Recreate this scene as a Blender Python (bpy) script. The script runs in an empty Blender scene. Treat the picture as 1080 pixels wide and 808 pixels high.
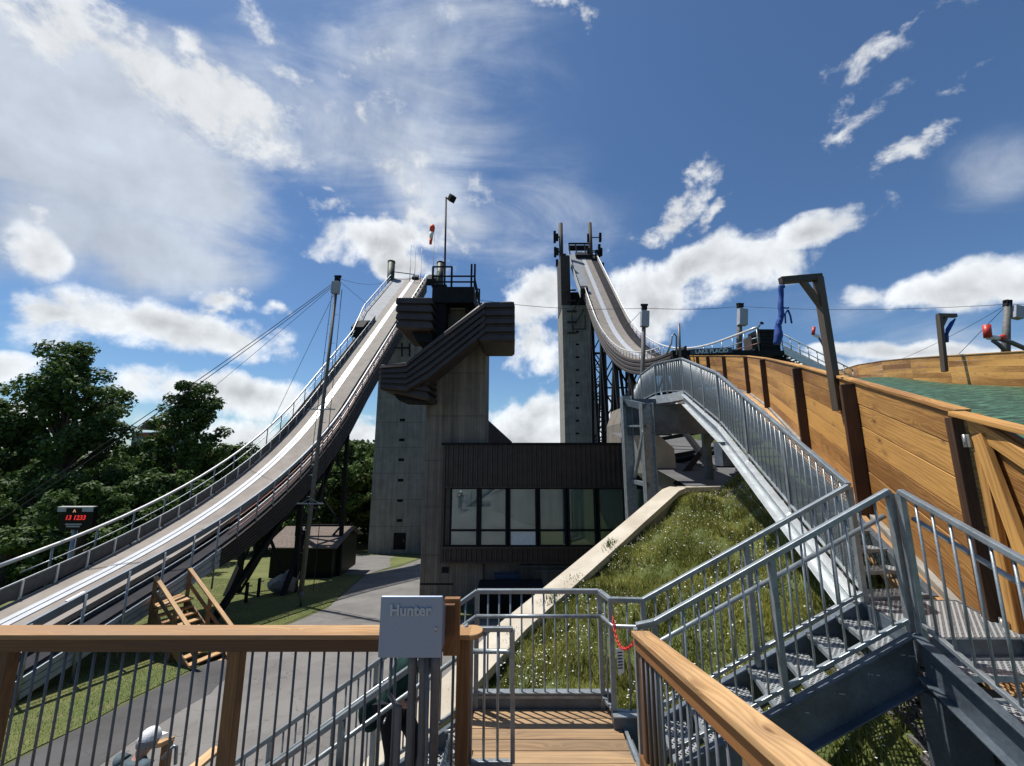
import bpy, math, random
import numpy as np
from mathutils import Vector, Matrix, Quaternion
random.seed(7); rng = np.random.default_rng(11)
C = bpy.context.scene.collection
scene = bpy.context.scene
R = math.radians
# ------------------------------------------------------------------ camera
F_PX, PITCH = 415.0, R(9.8)
cam_d = bpy.data.cameras.new("camera"); cam = bpy.data.objects.new("camera", cam_d); C.objects.link(cam)
cam_d.sensor_width = 36; cam_d.lens = F_PX/1080*36; cam_d.clip_start = 0.05; cam_d.clip_end = 6000
cam.location = (0, 0, 0); cam.rotation_euler = (R(90)+PITCH, 0, 0)
scene.camera = cam
# ------------------------------------------------------------------ light
SUN = Vector((-.34, .22, .91)).normalized()
EL = math.asin(SUN.z); AZ = math.atan2(SUN.x, SUN.y)
sd = bpy.data.lights.new("sun", 'SUN'); sd.energy = 5.0; sd.angle = R(.53); sd.color = (1, .955, .89)
so = bpy.data.objects.new("sun", sd); C.objects.link(so)
so.rotation_mode = 'QUATERNION'; so.rotation_quaternion = SUN.to_track_quat('Z', 'Y'); so.location = (0, 0, 60)
scene.view_settings.view_transform = 'Standard'; scene.view_settings.look = 'None'
scene.view_settings.exposure = 0.28; scene.view_settings.gamma = 1
SKY = 0.078
CLOUD = 0.70
# camera maths only used to turn what the photo shows into world positions
cs, sn = math.cos(PITCH), math.sin(PITCH)
def ray(px, py):
    u = (px-540)/F_PX; v = (404-py)/F_PX
    return Vector((u, cs-v*sn, sn+v*cs))
def P(px, py, Y):
    d = ray(px, py); return d*(Y/d.y)
def PZ(px, py, z):
    d = ray(px, py); return d*(z/d.z)
def gz(Y):
    Y = min(max(Y, -25), 52); return -4.5-.15*Y
def G(px, py):
    d = ray(px, py); t = -4.5/(d.z+.15*d.y); return d*t
# ------------------------------------------------------------------ node helpers
class NT:
    def __init__(s, tree): s.t = tree; s.n = tree.nodes; s.l = tree.links
    def new(s, typ, **kw):
        n = s.n.new(typ)
        for k, v in kw.items(): setattr(n, k, v)
        return n
    def put(s, sock, v):
        if isinstance(v, bpy.types.NodeSocket): s.l.new(v, sock)
        elif v is not None: sock.default_value = v
    def math(s, op, a, b=None, c=None, clamp=False):
        n = s.new('ShaderNodeMath', operation=op, use_clamp=clamp)
        s.put(n.inputs[0], a); s.put(n.inputs[1], b)
        if c is not None: s.put(n.inputs[2], c)
        return n.outputs[0]
    def mix(s, f, a, b):
        n = s.new('ShaderNodeMix', data_type='RGBA'); s.put(n.inputs[0], f)
        s.put(n.inputs[6], a if isinstance(a, bpy.types.NodeSocket) else (*a, 1)); s.put(n.inputs[7], b if isinstance(b, bpy.types.NodeSocket) else (*b, 1))
        return n.outputs[2]
    def noise(s, vec, scale, detail=4, rough=.55, dist=0):
        n = s.new('ShaderNodeTexNoise'); s.put(n.inputs['Vector'], vec); n.inputs['Scale'].default_value = scale
        n.inputs['Detail'].default_value = detail; n.inputs['Roughness'].default_value = rough; n.inputs['Distortion'].default_value = dist
        return n.outputs[0]
    def mapping(s, vec, sc=(1, 1, 1), loc=(0, 0, 0), rot=(0, 0, 0)):
        n = s.new('ShaderNodeMapping'); s.put(n.inputs[0], vec); n.inputs['Location'].default_value = loc
        n.inputs['Rotation'].default_value = rot; n.inputs['Scale'].default_value = sc
        return n.outputs[0]
    def ss(s, x, a, b):
        n = s.new('ShaderNodeMapRange', interpolation_type='SMOOTHSTEP'); s.put(n.inputs[0], x)
        n.inputs[1].default_value = a; n.inputs[2].default_value = b
        return n.outputs[0]
    def lin(s, x, a, b, c, d):
        n = s.new('ShaderNodeMapRange'); s.put(n.inputs[0], x)
        for i, v in enumerate((a, b, c, d)): n.inputs[i+1].default_value = v
        return n.outputs[0]
# ------------------------------------------------------------------ world: sky and clouds
W = bpy.data.worlds.new("World"); scene.world = W; W.use_nodes = True
w = NT(W.node_tree); w.n.clear()
sky = w.new('ShaderNodeTexSky', sky_type='NISHITA'); sky.sun_disc = False
sky.sun_elevation = EL; sky.sun_rotation = AZ; sky.altitude = 600; sky.dust_density = .6; sky.ozone_density = 2.2; sky.air_density = 1.0
tc = w.new('ShaderNodeTexCoord'); D = tc.outputs['Generated']
sep = w.new('ShaderNodeSeparateXYZ'); w.put(sep.inputs[0], D); dx, dy, dz = sep.outputs
den = w.math('ADD', w.math('MAXIMUM', dy, -.85), 1.0)
A = w.math('DIVIDE', dx, den); B = w.math('DIVIDE', dz, den)
cmb = w.new('ShaderNodeCombineXYZ'); w.put(cmb.inputs[0], A); w.put(cmb.inputs[1], B); AB = cmb.outputs[0]
def st(px, py):
    d = ray(px, py).normalized(); return d.x/(1+d.y), d.z/(1+d.y)
warp = w.new('ShaderNodeTexNoise'); w.put(warp.inputs['Vector'], AB); warp.inputs['Scale'].default_value = 5; warp.inputs['Detail'].default_value = 3
wv = w.new('ShaderNodeVectorMath', operation='SUBTRACT'); w.put(wv.inputs[0], warp.outputs['Color']); wv.inputs[1].default_value = (.5, .5, .5)
ws = w.new('ShaderNodeVectorMath', operation='SCALE'); w.put(ws.inputs[0], wv.outputs[0]); ws.inputs['Scale'].default_value = .12
wa = w.new('ShaderNodeVectorMath', operation='ADD'); w.put(wa.inputs[0], AB); w.put(wa.inputs[1], ws.outputs[0]); ABW = wa.outputs[0]
def blobs(lst, vec):
    acc = None
    for (px, py, rx, ry, rot, wt) in lst:
        a0, b0 = st(px, py); a1, b1 = st(px+8, py); sc = math.hypot(a1-a0, b1-b0)/8
        m = w.new('ShaderNodeMapping', vector_type='TEXTURE'); w.put(m.inputs[0], vec)
        m.inputs['Location'].default_value = (a0, b0, 0); m.inputs['Rotation'].default_value = (0, 0, R(rot)); m.inputs['Scale'].default_value = (rx*sc, ry*sc, 1)
        ln = w.new('ShaderNodeVectorMath', operation='LENGTH'); w.put(ln.inputs[0], m.outputs[0])
        g = w.math('MULTIPLY', w.math('SUBTRACT', 1.0, ln.outputs['Value'], clamp=True), wt)
        acc = g if acc is None else w.math('MAXIMUM', acc, g)
    return acc
cumulus = [(185, 345, 195, 52, -4, 1.1), (60, 325, 95, 26, 5, .8), (250, 415, 150, 42, -3, 1.0), (10, 375, 75, 48, 0, 1.0), (30, 440, 120, 42, 0, .8), (14, 270, 60, 40, -20, .62),
    (330, 430, 70, 45, 0, .7), (385, 262, 95, 38, 8, 1.1), (420, 285, 70, 28, 0, .9), (430, 252, 60, 24, 0, .8),
    (570, 320, 60, 44, 0, .9), (560, 370, 55, 45, 0, .8), (560, 440, 75, 42, 0, 1.0), (740, 290, 140, 46, 8, 1.05), (850, 245, 85, 30, 24, .95), (690, 325, 100, 42, 0, .95),
     (640, 440, 120, 60, 0, .7),
    (1000, 300, 110, 40, 8, .85), (950, 370, 140, 26, 2, 1.0), (1070, 290, 90, 42, 0, .8), (900, 310, 60, 26, 0, .6),
    (540, 462, 420, 34, 0, .9), (900, 400, 260, 34, 0, .7), 
    (325, 205, 30, 12, 0, .42), (355, 235, 26, 10, 0, .4), (240, 315, 60, 16, 0, .7), (300, 320, 30, 12, 0, .6), (375, 465, 50, 20, 0, .9)]
cirrus = [(95, 170, 260, 220, 0, 1.5), (60, 60, 260, 120, 0, 1.1), (250, 120, 130, 75, -35, 1.0), (150, 270, 190, 62, 0, 1.0), (30, 250, 170, 90, 0, 1.1), (430, 190, 190, 62, -38, .78), (490, 235, 90, 46, 0, .7),
    (420, 60, 240, 80, 18, .62), (380, 130, 230, 140, 0, .66), (500, 60, 150, 100, 0, .3), (1080, 185, 110, 90, 0, .42), (540, 250, 160, 110, 0, .42), (880, 330, 180, 60, 0, .3), (1000, 350, 160, 60, 0, .5), (60, -300, 500, 260, 0, .7), (800, -500, 600, 200, 0, .6)]
M1 = blobs(cumulus, ABW)
n1 = w.noise(D, 6.0, 12, .62, .25); n1b = w.noise(D, 17.0, 9, .54, .2)
cn = w.math('ADD', w.math('MULTIPLY', w.math('SUBTRACT', n1, .5), 1.15), w.math('MULTIPLY', w.math('SUBTRACT', n1b, .5), .95))
dens1 = w.math('ADD', M1, cn)
c1 = w.math('MULTIPLY', w.ss(dens1, .16, .56), w.ss(M1, .02, .2))
# shifted sample gives the lit tops and grey bases
up = w.new('ShaderNodeVectorMath', operation='ADD'); w.put(up.inputs[0], D); up.inputs[1].default_value = (-.012, .004, .032)
n2 = w.noise(up.outputs[0], 6.0, 5, .55, .25)
rel = w.math('SUBTRACT', n1, n2)
shade1 = w.math('ADD', w.lin(rel, -.11, .13, .78, 1.15), w.lin(dens1, .3, 1.2, .30, -.30))
wispy = [(205, 105, 150, 66, -32, 1.25), (258, 120, 80, 66, -10, 1.3), (110, 45, 210, 76, -18, 1.2), (445, 215, 150, 34, -36, .72), (480, 215, 80, 70, -50, .62), (400, 60, 120, 24, 18, .5), (14, 268, 70, 46, -12, .9),
    (688, 222, 62, 36, 32, .98), (728, 188, 66, 32, 14, .95), (730, 235, 50, 24, 10, .8), (935, 42, 95, 34, 16, .85), (985, 158, 66, 36, 12, .92), (905, 108, 66, 42, 40, .72), (1035, 80, 40, 26, 10, .66),
    (595, 4, 40, 20, 20, .85), (498, 0, 30, 18, 0, .8), (330, 225, 60, 26, 0, .62), (255, 320, 70, 22, 0, .8), (860, 240, 90, 36, 26, .8), (420, 250, 90, 40, 5, .8), (340, 90, 200, 40, -30, .5)]
wrp2 = w.new('ShaderNodeTexNoise'); w.put(wrp2.inputs['Vector'], AB); wrp2.inputs['Scale'].default_value = 13; wrp2.inputs['Detail'].default_value = 5; wrp2.inputs['Roughness'].default_value = .6
wv2 = w.new('ShaderNodeVectorMath', operation='SUBTRACT'); w.put(wv2.inputs[0], wrp2.outputs['Color']); wv2.inputs[1].default_value = (.5, .5, .5)
ws2 = w.new('ShaderNodeVectorMath', operation='SCALE'); w.put(ws2.inputs[0], wv2.outputs[0]); ws2.inputs['Scale'].default_value = .13
wa2 = w.new('ShaderNodeVectorMath', operation='ADD'); w.put(wa2.inputs[0], ABW); w.put(wa2.inputs[1], ws2.outputs[0])
M3 = blobs(wispy, wa2.outputs[0])
strm3 = w.mapping(AB, (3.2, 5.2, 1), (0, 0, 0), (0, 0, R(28)))
n5 = w.noise(strm3, 4.4, 12, .6, .35); n5b = w.noise(D, 13, 10, .62, .3)
dens3 = w.math('ADD', M3, w.math('ADD', w.math('MULTIPLY', w.math('SUBTRACT', n5, .52), 1.9), w.math('MULTIPLY', w.math('SUBTRACT', n5b, .5), 1.9)))
c3 = w.math('MULTIPLY', w.ss(dens3, .28, .92), w.ss(M3, 0.0, .25))
M2 = blobs(cirrus, ABW)
strm = w.mapping(AB, (2.1, 6.0, 1), (0, 0, 0), (0, 0, R(32)))
n3 = w.noise(strm, 1.6, 12, .62, .7); n4 = w.noise(D, 2.4, 10, .62, .3)
dens2 = w.math('ADD', M2, w.math('ADD', w.math('MULTIPLY', w.math('SUBTRACT', n3, .5), 1.5), w.math('MULTIPLY', w.math('SUBTRACT', n4, .5), .8)))
c2 = w.math('MULTIPLY', w.ss(dens2, .02, .78), w.ss(M2, 0.0, .3))
shade2 = w.math('MULTIPLY', w.lin(n4, .3, .7, .72, 1.12), w.lin(n1b, .3, .7, .93, 1.08))
topsky = w.new('ShaderNodeVectorMath', operation='MULTIPLY'); w.put(topsky.inputs[0], sky.outputs[0]); topsky.inputs[1].default_value = (.74, .95, 1.12)
tint1 = w.new('ShaderNodeVectorMath', operation='SCALE'); tint1.inputs[0].default_value = (.93, .965, 1.0); w.put(tint1.inputs['Scale'], w.math('MULTIPLY', shade1, CLOUD/SKY))
tint2 = w.new('ShaderNodeVectorMath', operation='SCALE'); tint2.inputs[0].default_value = (.86, .94, 1.06); w.put(tint2.inputs['Scale'], w.math('MULTIPLY', shade2, CLOUD*.93/SKY))
m_a = w.mix(w.math('MULTIPLY', c2, .88), topsky.outputs[0], tint2.outputs[0])
above = w.ss(dz, -.02, .03)
tint3 = w.new('ShaderNodeVectorMath', operation='SCALE'); tint3.inputs[0].default_value = (.94, .97, 1.0); w.put(tint3.inputs['Scale'], w.math('MULTIPLY', w.lin(n5b, .3, .7, .86, 1.12), CLOUD/SKY))
m_a = w.mix(w.math('MULTIPLY', c3, .93), m_a, tint3.outputs[0])
m_b = w.mix(w.math('MULTIPLY', w.math('MULTIPLY', c1, above), .96), m_a, tint1.outputs[0])
bg = w.new('ShaderNodeBackground'); w.put(bg.inputs[0], m_b); bg.inputs[1].default_value = SKY
wo = w.new('ShaderNodeOutputWorld'); w.put(wo.inputs[0], bg.outputs[0])
try: W.cycles.sampling_method = 'MANUAL'; W.cycles.sample_map_resolution = 512
except Exception: pass

# ------------------------------------------------------------------ materials
def mat(name):
    m = bpy.data.materials.new(name); m.use_nodes = True; t = NT(m.node_tree); b = t.n['Principled BSDF']
    return m, t, b
def bump(t, b, h, strength=.3, dist=.01):
    n = t.new('ShaderNodeBump'); n.inputs['Strength'].default_value = strength; n.inputs['Distance'].default_value = dist
    t.put(n.inputs['Height'], h); t.l.new(n.outputs[0], b.inputs['Normal'])
def obco(t): return t.new('ShaderNodeTexCoord').outputs['Object']
def simple(name, col, rough=.6, metal=0, var=.25, scale=3, bmp=.1):
    m, t, b = mat(name); co = obco(t)
    if max(col) < .04: b.inputs['Specular IOR Level'].default_value = .12
    n = t.noise(co, scale, 6, .6); n2 = t.noise(co, scale*14, 3, .6)
    k = t.math('ADD', t.math('MULTIPLY', n, .7), t.math('MULTIPLY', n2, .3))
    lo = tuple(c*(1-var) for c in col); hi = tuple(min(1, c*(1+var)) for c in col)
    t.put(b.inputs['Base Color'], t.mix(t.ss(k, .3, .7), lo, hi))
    t.put(b.inputs['Roughness'], t.lin(n2, .3, .7, max(.05, rough-.1), min(1, rough+.1))); b.inputs['Metallic'].default_value = metal
    if bmp: bump(t, b, n2, bmp, .006)
    return m
def wood(name, lo, hi, knot=(.10, .035, .012), rough=.62, grey=None, greyf=.0):
    m, t, b = mat(name)
    uv = t.new('ShaderNodeUVMap').outputs[0]; sp_ = t.new('ShaderNodeSeparateXYZ'); t.put(sp_.inputs[0], uv)
    board = t.noise(t.mapping(uv, (.10, .8, 1)), 1.0, 1, .5)
    v = t.new('ShaderNodeTexVoronoi'); t.put(v.inputs['Vector'], t.mapping(uv, (2.3, 5.2, 1))); v.inputs['Scale'].default_value = 1.0; v.inputs['Randomness'].default_value = 1.0
    kd = v.outputs['Distance']; kfall = t.math('POWER', 2.718, t.math('MULTIPLY', kd, -7.0))
    wob = t.noise(t.mapping(uv, (.55, 5.5, 1)), 1.0, 4, .55)
    ph = t.math('ADD', t.math('MULTIPLY', sp_.outputs[1], 150.0), t.math('ADD', t.math('MULTIPLY', wob, 34.0), t.math('MULTIPLY', kfall, 22.0)))
    ring = t.math('ADD', t.math('MULTIPLY', t.math('SINE', ph), .5), .5)
    g0 = t.noise(t.mapping(uv, (.9, 20, 1)), 1.0, 7, .65, .3); blot = t.noise(t.mapping(uv, (.8, 3, 1)), 1.3, 5, .6)
    k = t.math('ADD', t.math('MULTIPLY', g0, .34), t.math('MULTIPLY', ring, .20))
    k = t.math('ADD', k, t.math('ADD', t.math('MULTIPLY', t.math('SUBTRACT', board, .5), 1.9), t.math('MULTIPLY', blot, .45)))
    col = t.mix(t.ss(k, .12, .86), lo, hi)
    kc = t.new('ShaderNodeSeparateXYZ'); t.put(kc.inputs[0], v.outputs['Color']); gate = t.math('GREATER_THAN', kc.outputs[0], .62)
    col = t.mix(t.math('MULTIPLY', t.math('MULTIPLY', gate, t.math('SUBTRACT', 1.0, t.ss(kd, .10, .40))), .35), col, tuple(c*.5 for c in lo))
    col = t.mix(t.math('MULTIPLY', gate, t.math('MULTIPLY', t.math('SUBTRACT', 1.0, t.ss(kd, .05, .13)), .92)), col, knot)
    fine = t.noise(t.mapping(uv, (4, 110, 1)), 1.0, 4, .65)
    col = t.mix(t.math('MULTIPLY', t.ss(fine, .5, .85), .3), col, tuple(c*.4 for c in lo))
    if grey:
        gn = t.noise(t.mapping(uv, (1.0, 5, 1)), 1.5, 6, .62)
        col = t.mix(t.math('MULTIPLY', t.ss(gn, .35, .7), greyf), col, grey)
    t.put(b.inputs['Base Color'], col); b.inputs['Roughness'].default_value = rough
    bump(t, b, t.math('ADD', g0, fine), .35, .003)
    return m
M = {}
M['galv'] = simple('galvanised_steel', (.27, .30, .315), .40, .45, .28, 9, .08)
M['galv_sunlit'] = simple('sunlit_galvanised_steel', (.50, .53, .54), .38, .35, .2, 6, .05)  # paler copy of the galvanised steel, sunlight put into the colour
M['galv_shaded'] = simple('shaded_galvanised_steel', (.105, .13, .155), .5, .35, .35, 3, .08)  # darker copy of the galvanised steel, shade put into the colour
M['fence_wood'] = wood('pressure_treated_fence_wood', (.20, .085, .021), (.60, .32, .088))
M['fence_post'] = wood('shaded_fence_post_wood', (.03, .013, .006), (.085, .036, .013))  # post wood darkened, shade of the sides away from the sun in its colour
M['rail_wood'] = wood('pale_rail_wood', (.30, .155, .055), (.68, .43, .20), grey=(.24, .15, .085), greyf=.45)  # pale, partly greyed wood of caps, treads and ledges
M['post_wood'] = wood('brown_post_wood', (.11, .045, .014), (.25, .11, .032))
M['deck_wood'] = wood('deck_plank_wood', (.18, .11, .055), (.42, .27, .14), grey=(.19, .14, .09), greyf=.5)
M['gantry_wood'] = wood('grey_brown_timber', (.045, .032, .022), (.11, .078, .05), grey=(.08, .068, .055), greyf=.5)
M['dark_rail_wood'] = wood('dark_stair_wood', (.13, .065, .025), (.26, .14, .06))  # darker wood of the stair's stringers, posts and middle rails
M['brown_metal'] = simple('brown_metal_cladding', (.050, .035, .029), .5, .1, .25, 2, .05)
M['brown_metal2'] = simple('brown_steel', (.045, .036, .032), .8, .0, .3, 3, .05)
M['fascia_metal'] = simple('brown_ribbed_fascia', (.042, .031, .026), .65, .1, .3, 1.2, .05)
M['black_steel'] = simple('black_steel', (.016, .017, .019), .75, .0, .3, 3, .05)
M['red_pipe'] = simple('red_brown_pipe', (.20, .07, .05), .5, .2, .3, 3, .0)
M['slate_panel'] = simple('slate_grey_panel', (.15, .18, .215), .5, .2, .2, 1.5, .03)
M['pale_panel'] = simple('pale_blue_grey_panel', (.30, .345, .385), .45, .2, .2, 1.5, .03)
M['light_rail'] = simple('pale_grey_rail', (.62, .61, .58), .4, .2, .12, 2, .0)
M['inrun_deck'] = simple('worn_inrun_deck', (.235, .205, .175), .8, 0, .2, 1.2, .1)
M['track_white'] = simple('white_track', (.52, .54, .56), .35, 0, .08, 2, .0)
M['mesh_dark'] = simple('dark_mesh_panel', (.065, .07, .07), .7, 0, .3, 4, .1)
M['dark_walk'] = simple('dark_side_walk', (.03, .03, .035), .8, 0, .3, 1.5, .1)
M['grey_walk'] = simple('grey_side_walk', (.22, .24, .26), .75, .0, .2, 1.2, .1)
M['grey_pole'] = simple('weathered_grey_pole', (.13, .125, .115), .7, .1, .35, 6, .1)
M['blue_cloth'] = simple('blue_cloth', (.004, .045, .24), .75, 0, .3, 7, .2)
M['orange_cloth'] = simple('orange_red_cloth', (.75, .07, .02), .7, 0, .2, 7, .1)
M['white_cloth'] = simple('white_cloth', (.75, .72, .68), .7, 0, .1, 7, .1)
M['red_paint'] = simple('red_paint', (.50, .035, .02), .45, 0, .2, 5, .0)
M['white_paint'] = simple('white_paint', (.72, .73, .73), .5, 0, .1, 5, .02)
M['box_paint'] = simple('grey_box_paint', (.29, .335, .42), .42, .3, .06, 90, .06)
M['letter_metal'] = simple('highlit_embossed_metal', (.42, .46, .52), .35, .4, .06, 90, .0)  # brighter than the box, edge highlights of the lettering put into its colour
M['conduit'] = simple('grey_conduit', (.115, .12, .13), .5, .1, .2, 12, .03)
M['stone'] = simple('boulder_stone', (.27, .25, .22), .9, 0, .3, 2.5, .6)
M['skin'] = simple('skin', (.45, .25, .17), .55, 0, .1, 10, .0)
M['shirt'] = simple('dark_teal_shirt', (.055, .085, .10), .8, 0, .3, 8, .2)
M['green_shirt'] = simple('dark_green_shirt', (.012, .035, .032), .8, 0, .3, 8, .2)
M['trousers'] = simple('dark_trousers', (.02, .022, .028), .8, 0, .3, 8, .2)
M['hair'] = simple('grey_hair', (.25, .24, .23), .8, 0, .3, 30, .2)
M['chain_red'] = simple('red_chain_plastic', (.62, .02, .02), .4, 0, .1, 30, .0)
M['wire'] = simple('cable_black', (.03, .03, .035), .6, 0, .1, 5, .0)
M['hinge'] = simple('zinc_hinge', (.4, .4, .38), .4, .7, .2, 20, .0)
M['shingle'] = simple('brown_shingle', (.15, .12, .10), .9, 0, .3, 6, .5)
M['bark'] = simple('bark', (.075, .058, .043), .9, 0, .4, 5, .6)
M['black'] = simple('black_panel', (.005, .006, .008), .4, 0, .2, 3, .0)
M['blue_panel'] = simple('slate_blue_sign', (.03, .055, .10), .5, 0, .2, 3, .0)
M['board_grey'] = simple('pale_board', (.32, .34, .38), .5, 0, .15, 6, .0)
M['rock'] = simple('dark_gravel', (.12, .115, .115), .9, 0, .5, 30, .6)
def concrete(name, lo, hi, board=0., streak=.5, lift=0.):
    m, t, b = mat(name); co = obco(t)
    n = t.noise(co, .8, 8, .62); st_ = t.noise(t.mapping(co, (3.0, 3.0, .18)), 1.0, 6, .65); fn = t.noise(co, 24, 4, .6)
    k = t.math('ADD', t.math('MULTIPLY', n, 1-streak), t.math('MULTIPLY', st_, streak))
    col = t.mix(t.ss(k, .33, .68), lo, hi)
    s = t.new('ShaderNodeSeparateXYZ'); t.put(s.inputs[0], co)
    if board:
        fr = t.math('FRACT', t.math('MULTIPLY', t.math('ADD', s.outputs[0], s.outputs[1]), 1/board))
        ln = t.math('LESS_THAN', fr, .10)
        cell = t.new('ShaderNodeTexWhiteNoise', noise_dimensions='1D'); t.put(cell.inputs['W'], t.math('FLOOR', t.math('MULTIPLY', t.math('ADD', s.outputs[0], s.outputs[1]), 1/board)))
        col = t.mix(t.math('MULTIPLY', cell.outputs[0], .30), col, tuple(c*.6 for c in lo))
        col = t.mix(t.math('MULTIPLY', ln, .5), col, tuple(c*.45 for c in lo))
    if lift:
        fr = t.math('FRACT', t.math('MULTIPLY', s.outputs[2], 1/lift))
        ln = t.math('LESS_THAN', fr, .03)
        col = t.mix(t.math('MULTIPLY', ln, .45), col, tuple(c*.5 for c in lo))
    col = t.mix(t.math('MULTIPLY', t.ss(fn, .55, .8), .3), col, tuple(c*.55 for c in lo))
    t.put(b.inputs['Base Color'], col); b.inputs['Roughness'].default_value = .88
    bump(t, b, t.math('ADD', fn, st_), .3, .012)
    return m
M['tower_con'] = concrete('weathered_tower_concrete', (.17, .162, .148), (.34, .32, .285), 0, .6, 3.0)
M['pylon_con'] = concrete('board_marked_concrete', (.12, .098, .078), (.27, .23, .185), .16, .6, 2.4)
M['cap_con'] = concrete('pale_wall_concrete', (.38, .33, .255), (.54, .49, .40), 0, .3)
M['dark_con'] = concrete('streaked_base_concrete', (.14, .12, .10), (.27, .235, .195), .5, .6, 0)  # dark concrete with board lines and vertical streaks
M['slab_con'] = concrete('grey_slab_concrete', (.075, .077, .08), (.12, .12, .122), 0, .1)
def ground_mat(name, a, bb, c, sc=.5, fine=40, bm=.6, rough=.95):
    m, t, b = mat(name); co = obco(t)
    n = t.noise(co, sc, 8, .65); n2 = t.noise(co, fine, 4, .7); n3 = t.noise(co, sc*6, 5, .6)
    col = t.mix(t.ss(n, .32, .68), a, bb); col = t.mix(t.math('MULTIPLY', t.ss(n3, .5, .75), .6), col, c)
    col = t.mix(t.math('MULTIPLY', t.ss(n2, .45, .75), .5), col, tuple(x*.45 for x in a))
    t.put(b.inputs['Base Color'], col); b.inputs['Roughness'].default_value = rough; bump(t, b, n2, bm, .02)
    return m
M['ground'] = ground_mat('dry_earth_and_grass', (.06, .075, .025), (.09, .095, .035), (.12, .10, .05))
M['lawn'] = ground_mat('mown_lawn', (.075, .105, .022), (.145, .150, .045), (.17, .15, .065), .35, 30)
M['meadow'] = ground_mat('meadow_soil', (.055, .075, .018), (.10, .125, .03), (.11, .10, .045), 1.2, 25)
def asphalt(name, base, vr=.2):
    m, t, b = mat(name); co = obco(t)
    n = t.noise(co, .6, 8, .6); f = t.noise(co, 70, 3, .7)
    v = t.new('ShaderNodeTexVoronoi', feature='DISTANCE_TO_EDGE'); t.put(v.inputs['Vector'], t.mapping(co, (.35, .35, .35))); v.inputs['Scale'].default_value = .6
    wv_ = t.new('ShaderNodeVectorMath', operation='ADD'); nn = t.new('ShaderNodeTexNoise'); t.put(nn.inputs[0], co); nn.inputs['Scale'].default_value = 2
    t.put(wv_.inputs[0], co); t.put(wv_.inputs[1], nn.outputs['Color']); t.put(v.inputs['Vector'], wv_.outputs[0])
    col = t.mix(t.ss(n, .3, .7), tuple(c*(1-vr) for c in base), tuple(c*(1+vr) for c in base))
    col = t.mix(t.math('MULTIPLY', t.ss(f, .45, .8), .45), col, tuple(c*1.7 for c in base))
    col = t.mix(t.math('MULTIPLY', t.math('LESS_THAN', v.outputs[0], .006), .45), col, tuple(c*.3 for c in base))
    t.put(b.inputs['Base Color'], col); b.inputs['Roughness'].default_value = .9; bump(t, b, f, .4, .01)
    return m
M['asphalt'] = asphalt('grey_asphalt', (.145, .138, .13)); M['asphalt_old'] = asphalt('dark_asphalt', (.06, .058, .058), .3)
# green landing mat: thick bristle rows
m, t, b = mat('green_plastic_landing_mat'); co = obco(t)
n = t.noise(t.mapping(co, (1.3, 5.5, 3)), 1.5, 6, .65, .4); n2 = t.noise(co, 1.0, 4, .6)
t.put(b.inputs['Base Color'], t.mix(t.ss(n, .40, .66), (.010, .035, .018), t.mix(n2, (.055, .16, .085), (.09, .21, .12)))); b.inputs['Roughness'].default_value = .6
bump(t, b, n, 1.0, .08); M['green_mat'] = m
# corrugated siding is real geometry; grating has an open diamond pattern
m, t, b = mat('steel_grating'); co = obco(t)
s = t.new('ShaderNodeSeparateXYZ'); t.put(s.inputs[0], co)
g1 = t.math('ABSOLUTE', t.math('SUBTRACT', t.math('FRACT', t.math('MULTIPLY', t.math('ADD', s.outputs[0], s.outputs[1]), 22)), .5))
g2 = t.math('ABSOLUTE', t.math('SUBTRACT', t.math('FRACT', t.math('MULTIPLY', t.math('SUBTRACT', s.outputs[0], s.outputs[1]), 22)), .5))
hole = t.math('MULTIPLY', t.math('LESS_THAN', g1, .30), t.math('LESS_THAN', g2, .30))
b.inputs['Base Color'].default_value = (.45, .47, .48, 1); b.inputs['Metallic'].default_value = .4; b.inputs['Roughness'].default_value = .4
t.put(b.inputs['Alpha'], t.math('SUBTRACT', 1.0, hole)); M['grating'] = m
m, t, b = mat('wire_mesh_infill'); b.inputs['Base Color'].default_value = (.13, .16, .185, 1); b.inputs['Metallic'].default_value = .4; b.inputs['Roughness'].default_value = .5
uvm = t.new('ShaderNodeUVMap').outputs[0]; s = t.new('ShaderNodeSeparateXYZ'); t.put(s.inputs[0], uvm)
g1 = t.math('LESS_THAN', t.math('FRACT', t.math('MULTIPLY', s.outputs[0], 30)), .48); g2 = t.math('LESS_THAN', t.math('FRACT', t.math('MULTIPLY', s.outputs[1], 30)), .48)
t.put(b.inputs['Alpha'], t.math('MAXIMUM', g1, g2)); M['wire_mesh'] = m
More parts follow.
